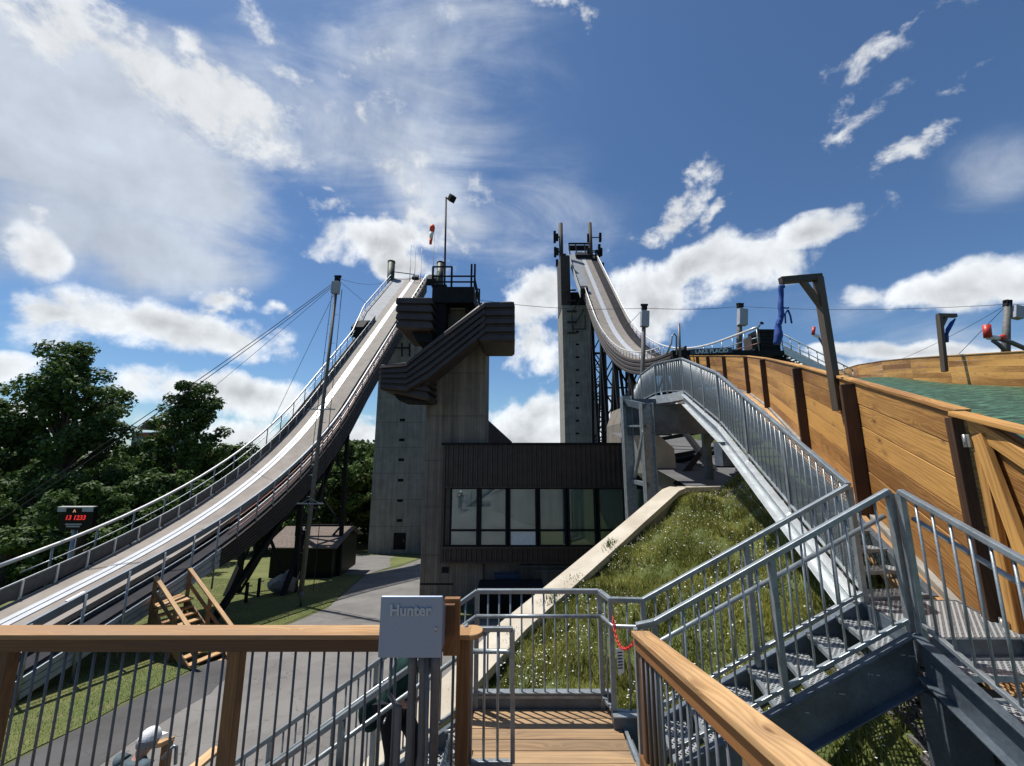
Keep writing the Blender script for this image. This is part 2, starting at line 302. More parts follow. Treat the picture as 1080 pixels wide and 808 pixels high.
# window glass
m, t, b = mat('window_glass'); b.inputs['Base Color'].default_value = (.02, .03, .03, 1); b.inputs['Roughness'].default_value = .03
gl = t.new('ShaderNodeBsdfGlossy'); gl.inputs['Roughness'].default_value = .03; gl.inputs['Color'].default_value = (.85, .93, .95, 1)
tr = t.new('ShaderNodeBsdfTransparent'); tr.inputs[0].default_value = (.85, .90, .90, 1)
fr = t.new('ShaderNodeFresnel'); fr.inputs[0].default_value = 1.9
mx = t.new('ShaderNodeMixShader'); t.put(mx.inputs[0], t.math('ADD', fr.outputs[0], .02)); t.l.new(tr.outputs[0], mx.inputs[1]); t.l.new(gl.outputs[0], mx.inputs[2])
t.l.new(mx.outputs[0], t.n['Material Output'].inputs[0]); M['glass'] = m
M['blind'] = simple('grey_blind', (.66, .70, .69), .8, 0, .08, 2, .05)
def leafmat(name, a, bcol):
    m, t, b = mat(name)
    oi = t.new('ShaderNodeAttribute'); oi.attribute_name = 'tone'
    t.put(b.inputs['Base Color'], t.mix(oi.outputs['Fac'], a, bcol)); b.inputs['Roughness'].default_value = .6; b.inputs['Specular IOR Level'].default_value = .25
    tl = t.new('ShaderNodeBsdfTranslucent'); t.put(tl.inputs[0], t.mix(oi.outputs['Fac'], tuple(x*1.2 for x in a), tuple(x*1.3 for x in bcol)))
    mx = t.new('ShaderNodeMixShader'); mx.inputs[0].default_value = .25; t.l.new(b.outputs[0], mx.inputs[1]); t.l.new(tl.outputs[0], mx.inputs[2])
    t.l.new(mx.outputs[0], t.n['Material Output'].inputs[0]); return m
M['leaf'] = leafmat('tree_leaves', (.028, .058, .016), (.105, .17, .038))
M['leaf2'] = leafmat('light_tree_leaves', (.034, .07, .018), (.115, .18, .04))
M['blade'] = leafmat('grass_blades', (.11, .132, .024), (.46, .45, .13))
M['lawn_blade'] = leafmat('lawn_blades', (.075, .10, .02), (.24, .23, .07))
M['petal'] = leafmat('white_petals', (.60, .60, .55), (.8, .8, .76))
M['yellow'] = leafmat('yellow_petals', (.7, .35, .01), (.8, .5, .02))
def emis(name, col, st_):
    m, t, b = mat(name); b.inputs['Base Color'].default_value = (*[c*.3 for c in col], 1); b.inputs['Emission Color'].default_value = (*col, 1); b.inputs['Emission Strength'].default_value = st_; return m
M['led'] = emis('red_led_digits', (1, .05, .05), .5)
M['led_o'] = emis('pale_led_icon', (1, .6, .35), .4)

# ------------------------------------------------------------------ object helpers
ORG = {}
def link(o, parent=None):
    C.objects.link(o)
    if parent is not None: o.parent = parent
def tag(o, label=None, cat=None, group=None, kind=None):
    if label: o['label'] = label
    if cat: o['category'] = cat
    if group: o['group'] = group
    if kind: o['kind'] = kind
    return o
def thing(name, label, cat, loc, group=None):
    o = bpy.data.objects.new(name, None); o.empty_display_size = .2; o.location = loc; link(o); ORG[o.name] = Vector(loc)
    return tag(o, label, cat, group)
class MB:
    def __init__(s): s.v = []; s.f = []; s.uv = []; s.sm = []
    def face(s, pts, uv=None, smooth=False):
        i = len(s.v); s.v += [tuple(p) for p in pts]; s.f.append(tuple(range(i, i+len(pts))))
        if uv is None:
            a = Vector(pts[1])-Vector(pts[0]); n = a.cross(Vector(pts[-1])-Vector(pts[0])); a = a.normalized() if a.length else Vector((1, 0, 0)); c = n.cross(a); c = c.normalized() if c.length else Vector((0, 0, 1))
            uv = [((Vector(p)-Vector(pts[0])).dot(a), (Vector(p)-Vector(pts[0])).dot(c)) for p in pts]
        s.uv.append(uv); s.sm.append(smooth)
    def hexa(s, c, faces='bntsew', uvdir=0, off=(0, 0)):
        # c: 8 corners  0-3 one end ring, 4-7 other end ring ; axis from ring0 to ring1
        L = (Vector(c[4])-Vector(c[0])).length; o, q = off; per = [0]
        for i in range(4): per.append(per[-1]+(Vector(c[(i+1) % 4])-Vector(c[i])).length)
        for i in range(4):
            j = (i+1) % 4
            s.face([c[i], c[j], c[j+4], c[i+4]], [(o, q+per[i]), (o, q+per[i+1]), (o+L, q+per[i+1]), (o+L, q+per[i])])
        a, bb = per[1], per[2]-per[1]
        s.face([c[3], c[2], c[1], c[0]], [(o, q), (o+.02, q), (o+.02, q+bb), (o, q+bb)]); s.face([c[4], c[5], c[6], c[7]], [(o, q), (o+.02, q), (o+.02, q+bb), (o, q+bb)])
    def beam(s, p, q, w_, h, up=(0, 0, 1), plumb=False):
        p, q = Vector(p), Vector(q); d = (q-p).normalized(); up = Vector(up)
        if abs(d.dot(up)) > .98: up = Vector((0, 1, 0))
        r = d.cross(up).normalized(); u = Vector((0, 0, 1)) if plumb else r.cross(d).normalized()
        r *= w_/2; u = u*(h/2)
        s.hexa([p-r-u, p+r-u, p+r+u, p-r+u, q-r-u, q+r-u, q+r+u, q-r+u], off=(random.uniform(0, 60), random.uniform(0, 60)))
        return s
    def box(s, a, b_):
        x0, y0, z0 = a; x1, y1, z1 = b_
        return s.beam(((x0+x1)/2, y0, (z0+z1)/2), ((x0+x1)/2, y1, (z0+z1)/2), abs(x1-x0), abs(z1-z0)) if abs(y1-y0) >= abs(x1-x0) else s.beam((x0, (y0+y1)/2, (z0+z1)/2), (x1, (y0+y1)/2, (z0+z1)/2), abs(y1-y0), abs(z1-z0))
    def tube(s, pts, r, n=8, closed=False, cap=True):
        pts = [Vector(p) for p in pts]; N = len(pts); rs = r if isinstance(r, (list, tuple)) else [r]*N
        rings = []
        ref = Vector((0, 0, 1))
        for i in range(N):
            a = pts[max(i-1, 0)]; b_ = pts[min(i+1, N-1)]
            if closed: a = pts[(i-1) % N]; b_ = pts[(i+1) % N]
            d = (b_-a).normalized()
            rf = ref if abs(d.dot(ref)) < .95 else Vector((0, 1, 0))
            x = d.cross(rf).normalized(); y = x.cross(d)
            base = len(s.v)
            for k in range(n):
                an = 2*math.pi*k/n; s.v.append(tuple(pts[i]+(x*math.cos(an)+y*math.sin(an))*rs[i]))
            rings.append(base)
        for i in range(N if closed else N-1):
            a, b_ = rings[i], rings[(i+1) % N]
            for k in range(n):
                k2 = (k+1) % n; s.f.append((a+k, a+k2, b_+k2, b_+k)); s.uv.append([(0, k/n), (0, (k+1)/n), (1, (k+1)/n), (1, k/n)]); s.sm.append(True)
        if cap and not closed:
            s.f.append(tuple(rings[0]+k for k in range(n))[::-1]); s.uv.append([(0, 0)]*n); s.sm.append(False)
            s.f.append(tuple(rings[-1]+k for k in range(n))); s.uv.append([(0, 0)]*n); s.sm.append(False)
        return s
    def prism(s, poly, off):
        # polygon (list of 3D points) extruded by vector off
        off = Vector(off); a = [Vector(p) for p in poly]; b_ = [p+off for p in a]
        s.face(a); s.face(b_[::-1])
        for i in range(len(a)):
            j = (i+1) % len(a); s.face([a[j], a[i], b_[i], b_[j]])
        return s
    def sweep(s, rings, closed=True, cap=True, smooth=False):
        n = len(rings[0]); L = 0
        for i in range(len(rings)-1):
            a, b_ = rings[i], rings[i+1]; d = (Vector(b_[0])-Vector(a[0])).length
            for k in range(n if closed else n-1):
                j = (k+1) % n; s.face([a[k], a[j], b_[j], b_[k]], [(L, k*.3), (L, k*.3+.3), (L+d, k*.3+.3), (L+d, k*.3)], smooth)
            L += d
        if cap and closed: s.face(rings[0][::-1]); s.face(rings[-1])
        return s
    def build(s, name, m, parent=None, bevel=0, merge=False):
        me = bpy.data.meshes.new(name); o0 = ORG[parent.name] if parent is not None else Vector((0, 0, 0))
        me.from_pydata([(x-o0.x, y-o0.y, z-o0.z) for x, y, z in s.v], [], s.f)
        uvl = me.uv_layers.new(name='UVMap'); flat = [c for f in s.uv for p in f for c in p]; uvl.data.foreach_set('uv', flat)
        me.polygons.foreach_set('use_smooth', s.sm); me.materials.append(M[m] if isinstance(m, str) else m); me.update()
        o = bpy.data.objects.new(name, me); link(o, parent); ORG[o.name] = o0
        if bevel:
            import bmesh
            bm = bmesh.new(); bm.from_mesh(me); bmesh.ops.remove_doubles(bm, verts=bm.verts, dist=1e-5); bm.to_mesh(me); bm.free()
            md = o.modifiers.new('bevel', 'BEVEL'); md.width = bevel; md.segments = 2; md.limit_method = 'ANGLE'
        return o
def single(mb, name, m, label, cat, group=None, bevel=0, kind=None): return tag(mb.build(name, m, None, bevel), label, cat, group, kind)
def struct(mb, name, m): return tag(mb.build(name, m), kind='structure')
STICK = {}
def stick(name, p, q, r, m, parent, sides=8, square=False):
    """a bar of its own from p to q; bars of one length share their mesh"""
    p, q = Vector(p), Vector(q); L = (q-p).length; key = (round(L, 3), r, m, sides, square)
    if key not in STICK:
        b_ = MB()
        if square: b_.beam((0, 0, 0), (0, 0, L), r*2, r*2)
        else: b_.tube([(0, 0, 0), (0, 0, L)], r, sides)
        me = bpy.data.meshes.new(name); me.from_pydata(b_.v, [], b_.f)
        ul = me.uv_layers.new(name='UVMap'); ul.data.foreach_set('uv', [c for f in b_.uv for pp in f for c in pp])
        me.polygons.foreach_set('use_smooth', b_.sm); me.materials.append(M[m]); STICK[key] = me
    o = bpy.data.objects.new(name, STICK[key]); link(o, parent)
    o.location = p-(ORG[parent.name] if parent is not None else Vector((0, 0, 0)))
    o.rotation_mode = 'QUATERNION'; o.rotation_quaternion = Vector((0, 0, 1)).rotation_difference((q-p).normalized())
    ORG[o.name] = Vector((0, 0, 0)); return o
def lerp(a, b_, k): return Vector(a)*(1-k)+Vector(b_)*k
def text_mesh(body, size, extrude, loc, rot, m, parent, name='lettering', bold=0, spacing=1.0, shear=0):
    cu = bpy.data.curves.new('t', 'FONT'); cu.body = body; cu.size = size; cu.extrude = extrude; cu.offset = bold; cu.align_x = 'CENTER'; cu.align_y = 'CENTER'; cu.space_character = spacing; cu.shear = shear; cu.resolution_u = 4
    o = bpy.data.objects.new('t', cu); C.objects.link(o)
    me = bpy.data.meshes.new_from_object(o.evaluated_get(bpy.context.evaluated_depsgraph_get())); bpy.data.objects.remove(o); bpy.data.curves.remove(cu)
    me.name = name; me.materials.clear(); me.materials.append(M[m]); o = bpy.data.objects.new(name, me); link(o, parent)
    o.location = Vector(loc)-(ORG[parent.name] if parent else Vector((0, 0, 0))); o.rotation_euler = rot; return o
def interp(xs, ys, x):
    return float(np.interp(x, xs, ys))
# ================================================================== TERRAIN
def fx(Y):   # plan of the near timber fence: X at a given Y
    return interp([-4, 2.3, 3.6, 19, 20.5, 22.5, 24, 26, 28], [1.9, 3.72, 4.11, 11.85, 12.25, 12.3, 12.25, 12.25, 12.25], Y)
def ffoot(Y): return interp([-4, 2.3, 3.6, 6.67, 13.6, 20, 24, 28], [-4.2, -2.3, -1.62, -.75, 1.32, 2.95, 3.9, 4.3], Y)
def ftop(Y): return interp([-4, 2.93, 3.6, 4.1, 6.67, 13.6, 20, 24, 28], [-3.2, .05, .36, .52, 1.15, 3.2, 4.85, 5.75, 6.4], Y)
def gx_far(Y): return 12.5+.503*Y
WALL_L = [P(345, 808+55, 4.9), P(400, 787, 5.5), P(466, 719, 6.3), P(531, 656, 7.6), P(600, 600, 9.2), P(640, 567, 10.0), P(660, 550, 10.45), P(700, 516, 11.3), P(708, 513, 11.45)]
CTRL = [(p.x+.4, p.y, p.z-.16) for p in WALL_L[1:]]+[(-.4, 5.0, -3.45), (.5, 5.0, -3.15), (1.2, 5.0, -3.0), (2.2, 4.6, -2.85), (3.3, 4.2, -2.85), (2.6, 3.0, -3.0), (3.4, 2.4, -3.15), (2.5, 1, -3.4),
        (3.4, 6.5, -2.1), (4.1, 9.5, -1.5), (6, 14, -1.2), (8, 22, .2), (8, 25.5, -3), (8, 29, -5), (14, 40, -8), (8, 34, -7), (14, 33, -5), (0, 60, -12), (3, -6, -4.6), (1, 8, -2.85), (2.3, 10, -2.15), (10, 60, -12), (30, 50, -12)]
CT = np.array(CTRL)
def hillz(X, Y):
    X = np.asarray(X, float); Y = np.asarray(Y, float)
    d = np.sqrt((X[..., None]-CT[:, 0])**2+(Y[..., None]-CT[:, 1])**2)+.05
    wt = d**-3.2; z = (wt*CT[:, 2]).sum(-1)/wt.sum(-1)
    fxv = np.vectorize(fx)(Y); fz = np.vectorize(ffoot)(Y)-.25
    dd = np.clip((fxv-X)*.89-.45, 0, None)
    return np.maximum(z, fz-np.where(Y > 12, 5.0, 1.05)*dd-np.where(Y > 12, .5, 0))-np.where(Y > 11.8, .45, 0)
# low ground, one sheet to the horizon
b = MB()
ys = [-3000, -400, -60, -25]+list(np.arange(-20, 54, 3.0))+[60, 90, 150, 400, 3500]; xs = [-3500, -600, -150, -60, -30, -20, -10, 0, 10, 30, 60, 150, 600, 3500]
for i in range(len(ys)-1):
    for j in range(len(xs)-1):
        b.face([(xs[j], ys[i], gz(ys[i])), (xs[j+1], ys[i], gz(ys[i])), (xs[j+1], ys[i+1], gz(ys[i+1])), (xs[j], ys[i+1], gz(ys[i+1]))])
struct(b, 'ground', 'ground')
def ragged(pts, amp=.05, step=.35, lim=42):
    out = []; rs = random.Random(len(pts))
    for i in range(len(pts)):
        a, c = pts[i], pts[(i+1) % len(pts)]; L = (c-a).length; n = int(L/step) if (a.y < lim and c.y < lim and L < 14) else 1
        for k in range(max(1, n)):
            q = a.lerp(c, k/max(1, n))
            if k: q = Vector((q.x+rs.gauss(0, amp), q.y+rs.gauss(0, amp), 0)); 
            out.append(Vector((q.x, q.y, gz(q.y))))
    return out
def draped(px_poly, name, m, lift):
    pts = [G(*p) for p in px_poly]; bb = MB(); bb.face([(p.x, p.y, p.z+lift) for p in pts]); return struct(bb, name, m)
# lawn: broad patch left of the path, reaching back under the ski jump
lawn_poly = [(-60, 860), (5, 806), (60, 779), (120, 748), (170, 722), (215, 700), (238, 688), (262, 671), (310, 655), (345, 640), (368, 620), (385, 605), (420, 597), (445, 588), (445, 583), (430, 580), (365, 581), (300, 583), (200, 590), (60, 600), (-160, 620), (-700, 700)]
LAWN = ragged([G(*p) for p in lawn_poly])
b = MB(); b.face([(p.x, p.y, p.z+.02) for p in LAWN]); struct(b, 'lawn', 'lawn')
# path: grey asphalt, an old darker strip along the lawn
b = MB(); pts = [G(*p) for p in [(-60, 866), (5, 810), (120, 750), (215, 702), (238, 690), (262, 673), (310, 657), (345, 642), (368, 622), (385, 607), (422, 598), (446, 589), (448, 660)]]+[Vector((2, 21, gz(21))), Vector((2, 6, gz(6))), Vector((-1, -6, gz(-6))), Vector((-12, -6, gz(-6)))]
b.face([(p.x, p.y, p.z+.012) for p in pts][::-1]); struct(b, 'path', 'asphalt')
b = MB(); pts = [G(*p) for p in [(-60, 866), (5, 810), (120, 750), (215, 702), (238, 690), (258, 674), (254, 690), (243, 712), (222, 732), (180, 757), (130, 790), (100, 812), (60, 850), (0, 900)]]; pts = ragged(pts, .03)
b.face([(p.x, p.y, p.z+.018) for p in pts][::-1]); struct(b, 'old_path_strip', 'asphalt_old')
b = MB(); pts = [G(*p) for p in [(365, 606), (362, 590), (372, 584), (395, 580), (420, 579.6), (424, 583), (411, 590), (412, 598), (385, 607)]]
b.face([(p.x, p.y, p.z+.028) for p in pts]); struct(b, 'tower_path', 'asphalt')
# hillside right of the pale wall
b = MB()
Xs = np.concatenate([np.arange(-3, 13.01, .25)]); Ys = np.concatenate([np.arange(-6, 16, .3), np.arange(16, 29, 1.0), [29.0]])
def wall_x(Y): return interp([p.y for p in WALL_L], [p.x+.3 for p in WALL_L], Y) if Y >= WALL_L[0].y else 1.55
def hill_left(Y):
    if Y > 11.8: return interp([11.8, 14, 15, 60], [5.2, 5.9, 6.9, 6.9], Y)
    if Y < 4.9: return interp([-6, 3.2, 4.3, 4.9], [1.3, 1.3, .2, WALL_L[0].x+.3], Y)
    return wall_x(Y)
g = []
for Y in Ys:
    l = hill_left(Y); r = fx(min(Y, 28))+.15; row = []
    for k in range(41):
        X = l+(r-l)*k/40; z = float(hillz(X, Y)); row.append((X, float(Y), z+.03*math.sin(X*5+Y*3)+.02*math.sin(X*11-Y*7)))
    g.append(row)
for i in range(len(g)-1):
    for k in range(40): b.face([g[i][k], g[i][k+1], g[i+1][k+1], g[i+1][k]], smooth=True)
    a, c = g[i][0], g[i+1][0]; b.face([a, c, (c[0], c[1], gz(c[1])-.3), (a[0], a[1], gz(a[1])-.3)])
for k in range(40): a, c = g[-1][k], g[-1][k+1]; b.face([a, c, (c[0], c[1]+3, gz(32)-.3), (a[0], a[1]+3, gz(32)-.3)])
struct(b, 'hillside', 'meadow')
# grey slab under the high in-run, beyond the cross wall
b = MB()
for i in range(16):
    Y0, Y1 = 11.9+i*1.05, 11.9+(i+1)*1.05
    z0, z1 = (interp([11.9, 28.7], [-1.02, 1.3], v) for v in (Y0, Y1)); xl0, xl1 = (interp([11.9, 19.5, 20.5, 29], [5.15, 5.3, 6.7, 7.2], v) for v in (Y0, Y1))
    x0, x1 = fx(Y0)-.4, fx(Y1)-.4
    b.face([(xl0, Y0, z0), (x0, Y0, z0), (x1, Y1, z1), (xl1, Y1, z1)])
struct(b, 'concrete_slab', 'slab_con')
# rock strip under the stair
def scatter(name, m, n, region, size, fn, tone=None, kind='blade', petals=False):
    """many small two-triangle leaves standing on a surface"""
    xs_, ys_ = region(n); n = len(xs_); zs = fn(xs_, ys_)
    ang = rng.uniform(0, 2*math.pi, n); h = size*rng.uniform(.5, 1.4, n); wd = size*rng.uniform(.10, .2, n)
    ln = rng.normal(0, .45, (n, 2))*size
    ca, sa = np.cos(ang), np.sin(ang)
    if petals:
        r_ = size*rng.uniform(.6, 1.2, n); hh = rng.uniform(.06, .2, n)
        tx, ty = rng.normal(0, .3, n), rng.normal(0, .3, n)
        V = np.stack([np.stack([xs_+ca*r_, ys_+sa*r_, zs+hh+tx*r_], 1), np.stack([xs_-sa*r_, ys_+ca*r_, zs+hh+ty*r_], 1), np.stack([xs_-ca*r_, ys_-sa*r_, zs+hh-tx*r_], 1), np.stack([xs_+sa*r_, ys_-ca*r_, zs+hh-ty*r_], 1)], 1).reshape(-1, 3); q = 4
    else:
        V = np.stack([np.stack([xs_-ca*wd, ys_-sa*wd, zs-.01], 1), np.stack([xs_+ca*wd, ys_+sa*wd, zs-.01], 1), np.stack([xs_+ln[:, 0], ys_+ln[:, 1], zs+h], 1)], 1).reshape(-1, 3); q = 3
    me = bpy.data.meshes.new(name); me.vertices.add(len(V)); me.vertices.foreach_set('co', V.ravel())
    me.loops.add(len(V)); me.loops.foreach_set('vertex_index', np.arange(len(V), dtype=np.int32)); me.polygons.add(n)
    me.polygons.foreach_set('loop_start', np.arange(0, len(V), q, dtype=np.int32)); me.polygons.foreach_set('loop_total', np.full(n, q, dtype=np.int32))
    me.update(); tn = rng.uniform(0, 1, n) if tone is None else tone(xs_, ys_)
    at = me.attributes.new('tone', 'FLOAT', 'FACE'); at.data.foreach_set('value', tn.astype(np.float32)); me.materials.append(M[m])
    o = bpy.data.objects.new(name, me); C.objects.link(o); return o
def patchy(x, y, s=.8):
    return .5+.25*np.sin(x*1.7*s+2*np.sin(y*1.1*s))+.25*np.sin(y*2.3*s+1.5*np.sin(x*2.1*s))
def reg_hill(n):
    y = 4.45+(11.4-4.45)*rng.uniform(0, 1, n*2)**1.35; l = np.array([hill_left(v) for v in y]); r = np.array([fx(v) for v in y]); x = l+.1+(r-l-.5)*rng.uniform(0, 1, n*2)
    keep = ~((y < 14)&(x > 3.3+.27*y)); x, y = x[keep], y[keep]
    k2 = rng.uniform(0, 1, len(x)) < .35+.75*patchy(x, y, 2.2); return x[k2][:n], y[k2][:n]
hz = lambda x, y: hillz(x, y)
tag(scatter('meadow_grass', 'blade', 170000, reg_hill, .058, hz, lambda x, y: np.clip(patchy(x, y, 1.6)*.7+rng.uniform(-.3, .5, len(x)), 0, 1)), 'rough meadow grass on the bank beside the steel stairs', 'grass', kind='stuff')
tag(scatter('white_wildflowers', 'petal', 1900, lambda n: (lambda a, c: (a[(patchy(a, c, 1.3) > .42)], c[(patchy(a, c, 1.3) > .42)]))(*reg_hill(n*2)), .013, hz, petals=True), 'small white wildflowers dotted over the meadow bank', 'flowers', kind='stuff')
def reg_weeds(n):
    x, y = reg_hill(n*6); k = (np.sin(x*3.1+1.3*np.sin(y*2.2))*np.sin(y*2.7+x) > .45)|(rng.uniform(0, 1, len(x)) < .04); x, y = x[k], y[k]; return x[:n], y[:n]
tag(scatter('weed_stalks', 'lawn_blade', 6500, reg_weeds, .15, hz), 'taller straw coloured weeds in loose clumps on the meadow bank', 'weeds', kind='stuff')
def reg_edge(n):
    y = rng.uniform(5.2, 11.2, n); x = np.array([hill_left(v) for v in y])+rng.uniform(-.02, .3, n)**1.0; return x, y
tag(scatter('wall_edge_weeds', 'leaf2', 3200, reg_edge, .13, hz), 'leafy weeds growing along the pale wing wall', 'weeds', kind='stuff')
def reg_near(n):
    x = rng.uniform(1.4, 3.7, n); y = rng.uniform(1.2, 4.6, n); k = x < 3.45-.25*(4.2-y)+.1*np.sin(y*5); return x[k], y[k]
tag(scatter('bank_grass_under_stairs', 'blade', 26000, reg_near, .075, hz, lambda x, y: np.clip(patchy(x, y, 2.6)*.7+rng.uniform(-.3, .4, len(x)), 0, 1)), 'short green grass on the bank below the steel stair flight', 'grass', kind='stuff')
tag(scatter('tiny_white_flowers', 'petal', 420, lambda n: (rng.uniform(1.5, 3.1, n), rng.uniform(2, 4.6, n)), .011, hz, petals=True), 'tiny white flowers in the grass under the steel stair flight', 'flowers', kind='stuff')
# lawn blades in the near part
def inpoly(x, y, poly):
    c = np.zeros(len(x), bool); n = len(poly)
    for i in range(n):
        a, c2 = poly[i], poly[i-1]
        cond = ((a.y > y) != (c2.y > y)); c ^= cond & (x < (c2.x-a.x)*(y-a.y)/((c2.y-a.y) if c2.y != a.y else 1e-9)+a.x)
    return c
def reg_lawn(n):
    y = 5+25*rng.uniform(0, 1, n*3)**1.6; x = rng.uniform(-22, -5, n*3); k = inpoly(x, y, LAWN); return x[k][:n], y[k][:n]
tag(scatter('lawn_grass', 'lawn_blade', 130000, reg_lawn, .04, lambda x, y: -4.5-.15*y+.02, lambda x, y: np.clip(patchy(x, y, .6)*.8+rng.uniform(-.35, .35, len(x)), 0, 1)), 'mown grass of the lawn between the left ski jump and the path', 'grass', kind='stuff')
def rocks(name, n, reg, sz, label):
    bb = MB(); x, y = reg(n); z = hillz(x, y)
    for i in range(len(x)):
        s_ = sz*random.uniform(.5, 1.5); c = Vector((x[i], y[i], z[i]+s_*.2)); pts = [c+Vector((random.uniform(.6, 1)*s_*a_, random.uniform(.6, 1)*s_*b2, random.uniform(.5, 1)*s_*.7*c2)) for a_ in (-1, 1) for b2 in (-1, 1) for c2 in (-1, 1)]
        for q in ((0, 1, 3, 2), (4, 6, 7, 5), (0, 4, 5, 1), (2, 3, 7, 6), (1, 5, 7, 3), (0, 2, 6, 4)): bb.face([pts[k] for k in q])
    return single(bb, name, 'rock', label, 'stones', kind='stuff')
rocks('gravel', 2600, lambda n: (lambda y: (3.35-.25*np.clip(4.2-y, 0, 5)+rng.uniform(0, 1, n)**1.3*.9, y))(rng.uniform(1.3, 5.2, n)), .028, 'dark loose stones on the slope beneath the stair landing')
rocks('stair_foot_gravel', 900, lambda n: (lambda y: (2.75+.25*y+rng.uniform(.2, .9, n), y))(rng.uniform(5, 13, n)), .035, 'dark stones along the bank under the long walkway')
# small flowering shrub with yellow blooms under the stair
def tuft(name, label, loc, r, h, n, mats=('leaf2', 'yellow')):
    t_ = thing(name, label, 'plant', loc)
    L = Vector(loc)
    for nm, m_, cnt, sz in (('leaves', mats[0], n, .035), ('flower', mats[1], 5, .022)):
        bb = MB()
        for i in range(cnt):
            a_ = random.uniform(0, 6.28); rr = r*math.sqrt(random.random()); c = L+Vector((math.cos(a_)*rr, math.sin(a_)*rr, h*(random.random() if nm == 'leaves' else random.uniform(.8, 1.15))))
            u_ = Vector((random.gauss(0, 1), random.gauss(0, 1), random.gauss(0, .6))).normalized()*sz; v_ = Vector((random.gauss(0, 1), random.gauss(0, 1), random.gauss(0, .6))).normalized()*sz
            bb.face([c-u_, c-v_, c+u_, c+v_])
        bb.build(nm, m_, t_)
for i, (px, py) in enumerate([(931, 752), (974, 764), (988, 789)]):
    p = PZ(px, py, -2.8); tuft('yellow_flower_plant', ['low plant with the leftmost yellow bloom under the stair', 'small plant with one orange yellow bloom beside the dark post plate', 'low plant with yellow blooms at the foot of the dark post plate'][i], (p.x, p.y, float(hillz(p.x, p.y))), .09, .14, 60)
# landing hill with green mats, between the two timber fences
b = MB(); pr = None
for Y in list(np.arange(-2, 30, 1.0)):
    z = ffoot(Y)+.22; l = fx(Y)+.06; r = gx_far(Y)-.02
    zr = interp([-2, 13.5, 15, 20, 26, 34], [-1.2, 2.0, 2.42, 3.42, 4.9, 6.4], Y)
    row = [(l+(r-l)*k/6, Y, z+(zr-z)*k/6) for k in range(7)]
    if pr:
        for k in range(6): b.face([pr[k], pr[k+1], row[k+1], row[k]], smooth=True)
    pr = row
single(b, 'landing_mats', 'green_mat', 'green plastic mats of the landing hill behind the timber fence', 'ski mats')
# ground under and beyond the landing hill
b = MB()
for i in range(0, 16):
    Y0, Y1 = -4+i*2.2, -4+(i+1)*2.2
    b.face([(fx(Y0)+.1, Y0, ffoot(Y0)-.1), (gx_far(Y0)+.5, Y0, ffoot(Y0)-.1), (gx_far(Y1)+.5, Y1, ffoot(Y1)-.1), (fx(Y1)+.1, Y1, ffoot(Y1)-.1)])
    b.face([(gx_far(Y0)+.5, Y0, ffoot(Y0)-.1), (gx_far(Y0)+22, Y0, gz(Y0)-1), (gx_far(Y1)+22, Y1, gz(Y1)-1), (gx_far(Y1)+.5, Y1, ffoot(Y1)-.1)])
struct(b, 'landing_bank', 'ground')

# ================================================================== PALE CONCRETE WALL
wt = thing('concrete_wing_wall', 'pale concrete wing wall with sloping cap between the paved yard and the meadow', 'wall', (WALL_L[4].x, WALL_L[4].y, gz(WALL_L[4].y)))
def off(i, w_):
    a = WALL_L[max(i-1, 0)]; c = WALL_L[min(i+1, len(WALL_L)-1)]; d = (c-a); d.z = 0; d.normalize(); return Vector((d.y, -d.x, 0))*w_
rings = []; body = []
for i, p in enumerate(WALL_L):
    o = off(i, .44); q = off(i, .05)
    rings.append([p-q, p+o+q, p+o+q-Vector((0, 0, .14)), p-q-Vector((0, 0, .14))])
    z0 = gz(p.y)-.4; body.append([p-Vector((0, 0, .138)), p+o-Vector((0, 0, .138)), Vector((p.x+o.x, p.y+o.y, z0)), Vector((p.x, p.y, z0))])
MB().sweep(rings).build('cap', 'cap_con', wt, bevel=.012); MB().sweep(body).build('wall_body', 'tower_con', wt)
pe = WALL_L[-1]
b = MB(); b.beam((pe.x+.2, pe.y-.1, pe.z-.07), (8.0, 12.0, pe.z-.06), .4, .14); b.build('cross_cap', 'cap_con', wt, bevel=.01)
b = MB(); b.beam((pe.x+.2, pe.y-.1, pe.z-.65), (8.0, 12.0, pe.z-.65), .34, 1.0); b.build('cross_wall', 'tower_con', wt)
rw = MB()
for i in range(14):
    Y0, Y1 = 11.9+i*1.15, 11.9+(i+1)*1.15
    rw.beam((fx(Y0)-.25, Y0, ffoot(Y0)-2.2), (fx(Y1)-.25, Y1, ffoot(Y1)-2.2), .3, 4.2, plumb=True)
single(rw, 'retaining_wall', 'dark_con', 'dark streaked retaining wall under the far part of the timber fence', 'wall')
# concrete pier below the walkway
pa = thing('concrete_pier', 'tapered concrete pier in shadow under the steel walkway', 'pier', (P(705, 512, 15).x, 15, -1.2))
b = MB(); a = P(698, 512, 14.8); c = P(716, 512, 14.8)
b.prism([(P(664, 447, 14.8)), P(690, 455, 14.8), P(711, 473, 14.8), P(716, 520, 14.8), P(706, 522, 14.8), P(680, 500, 14.8)], (0, 1.2, 0)); b.build('pier_block', 'cap_con', pa)

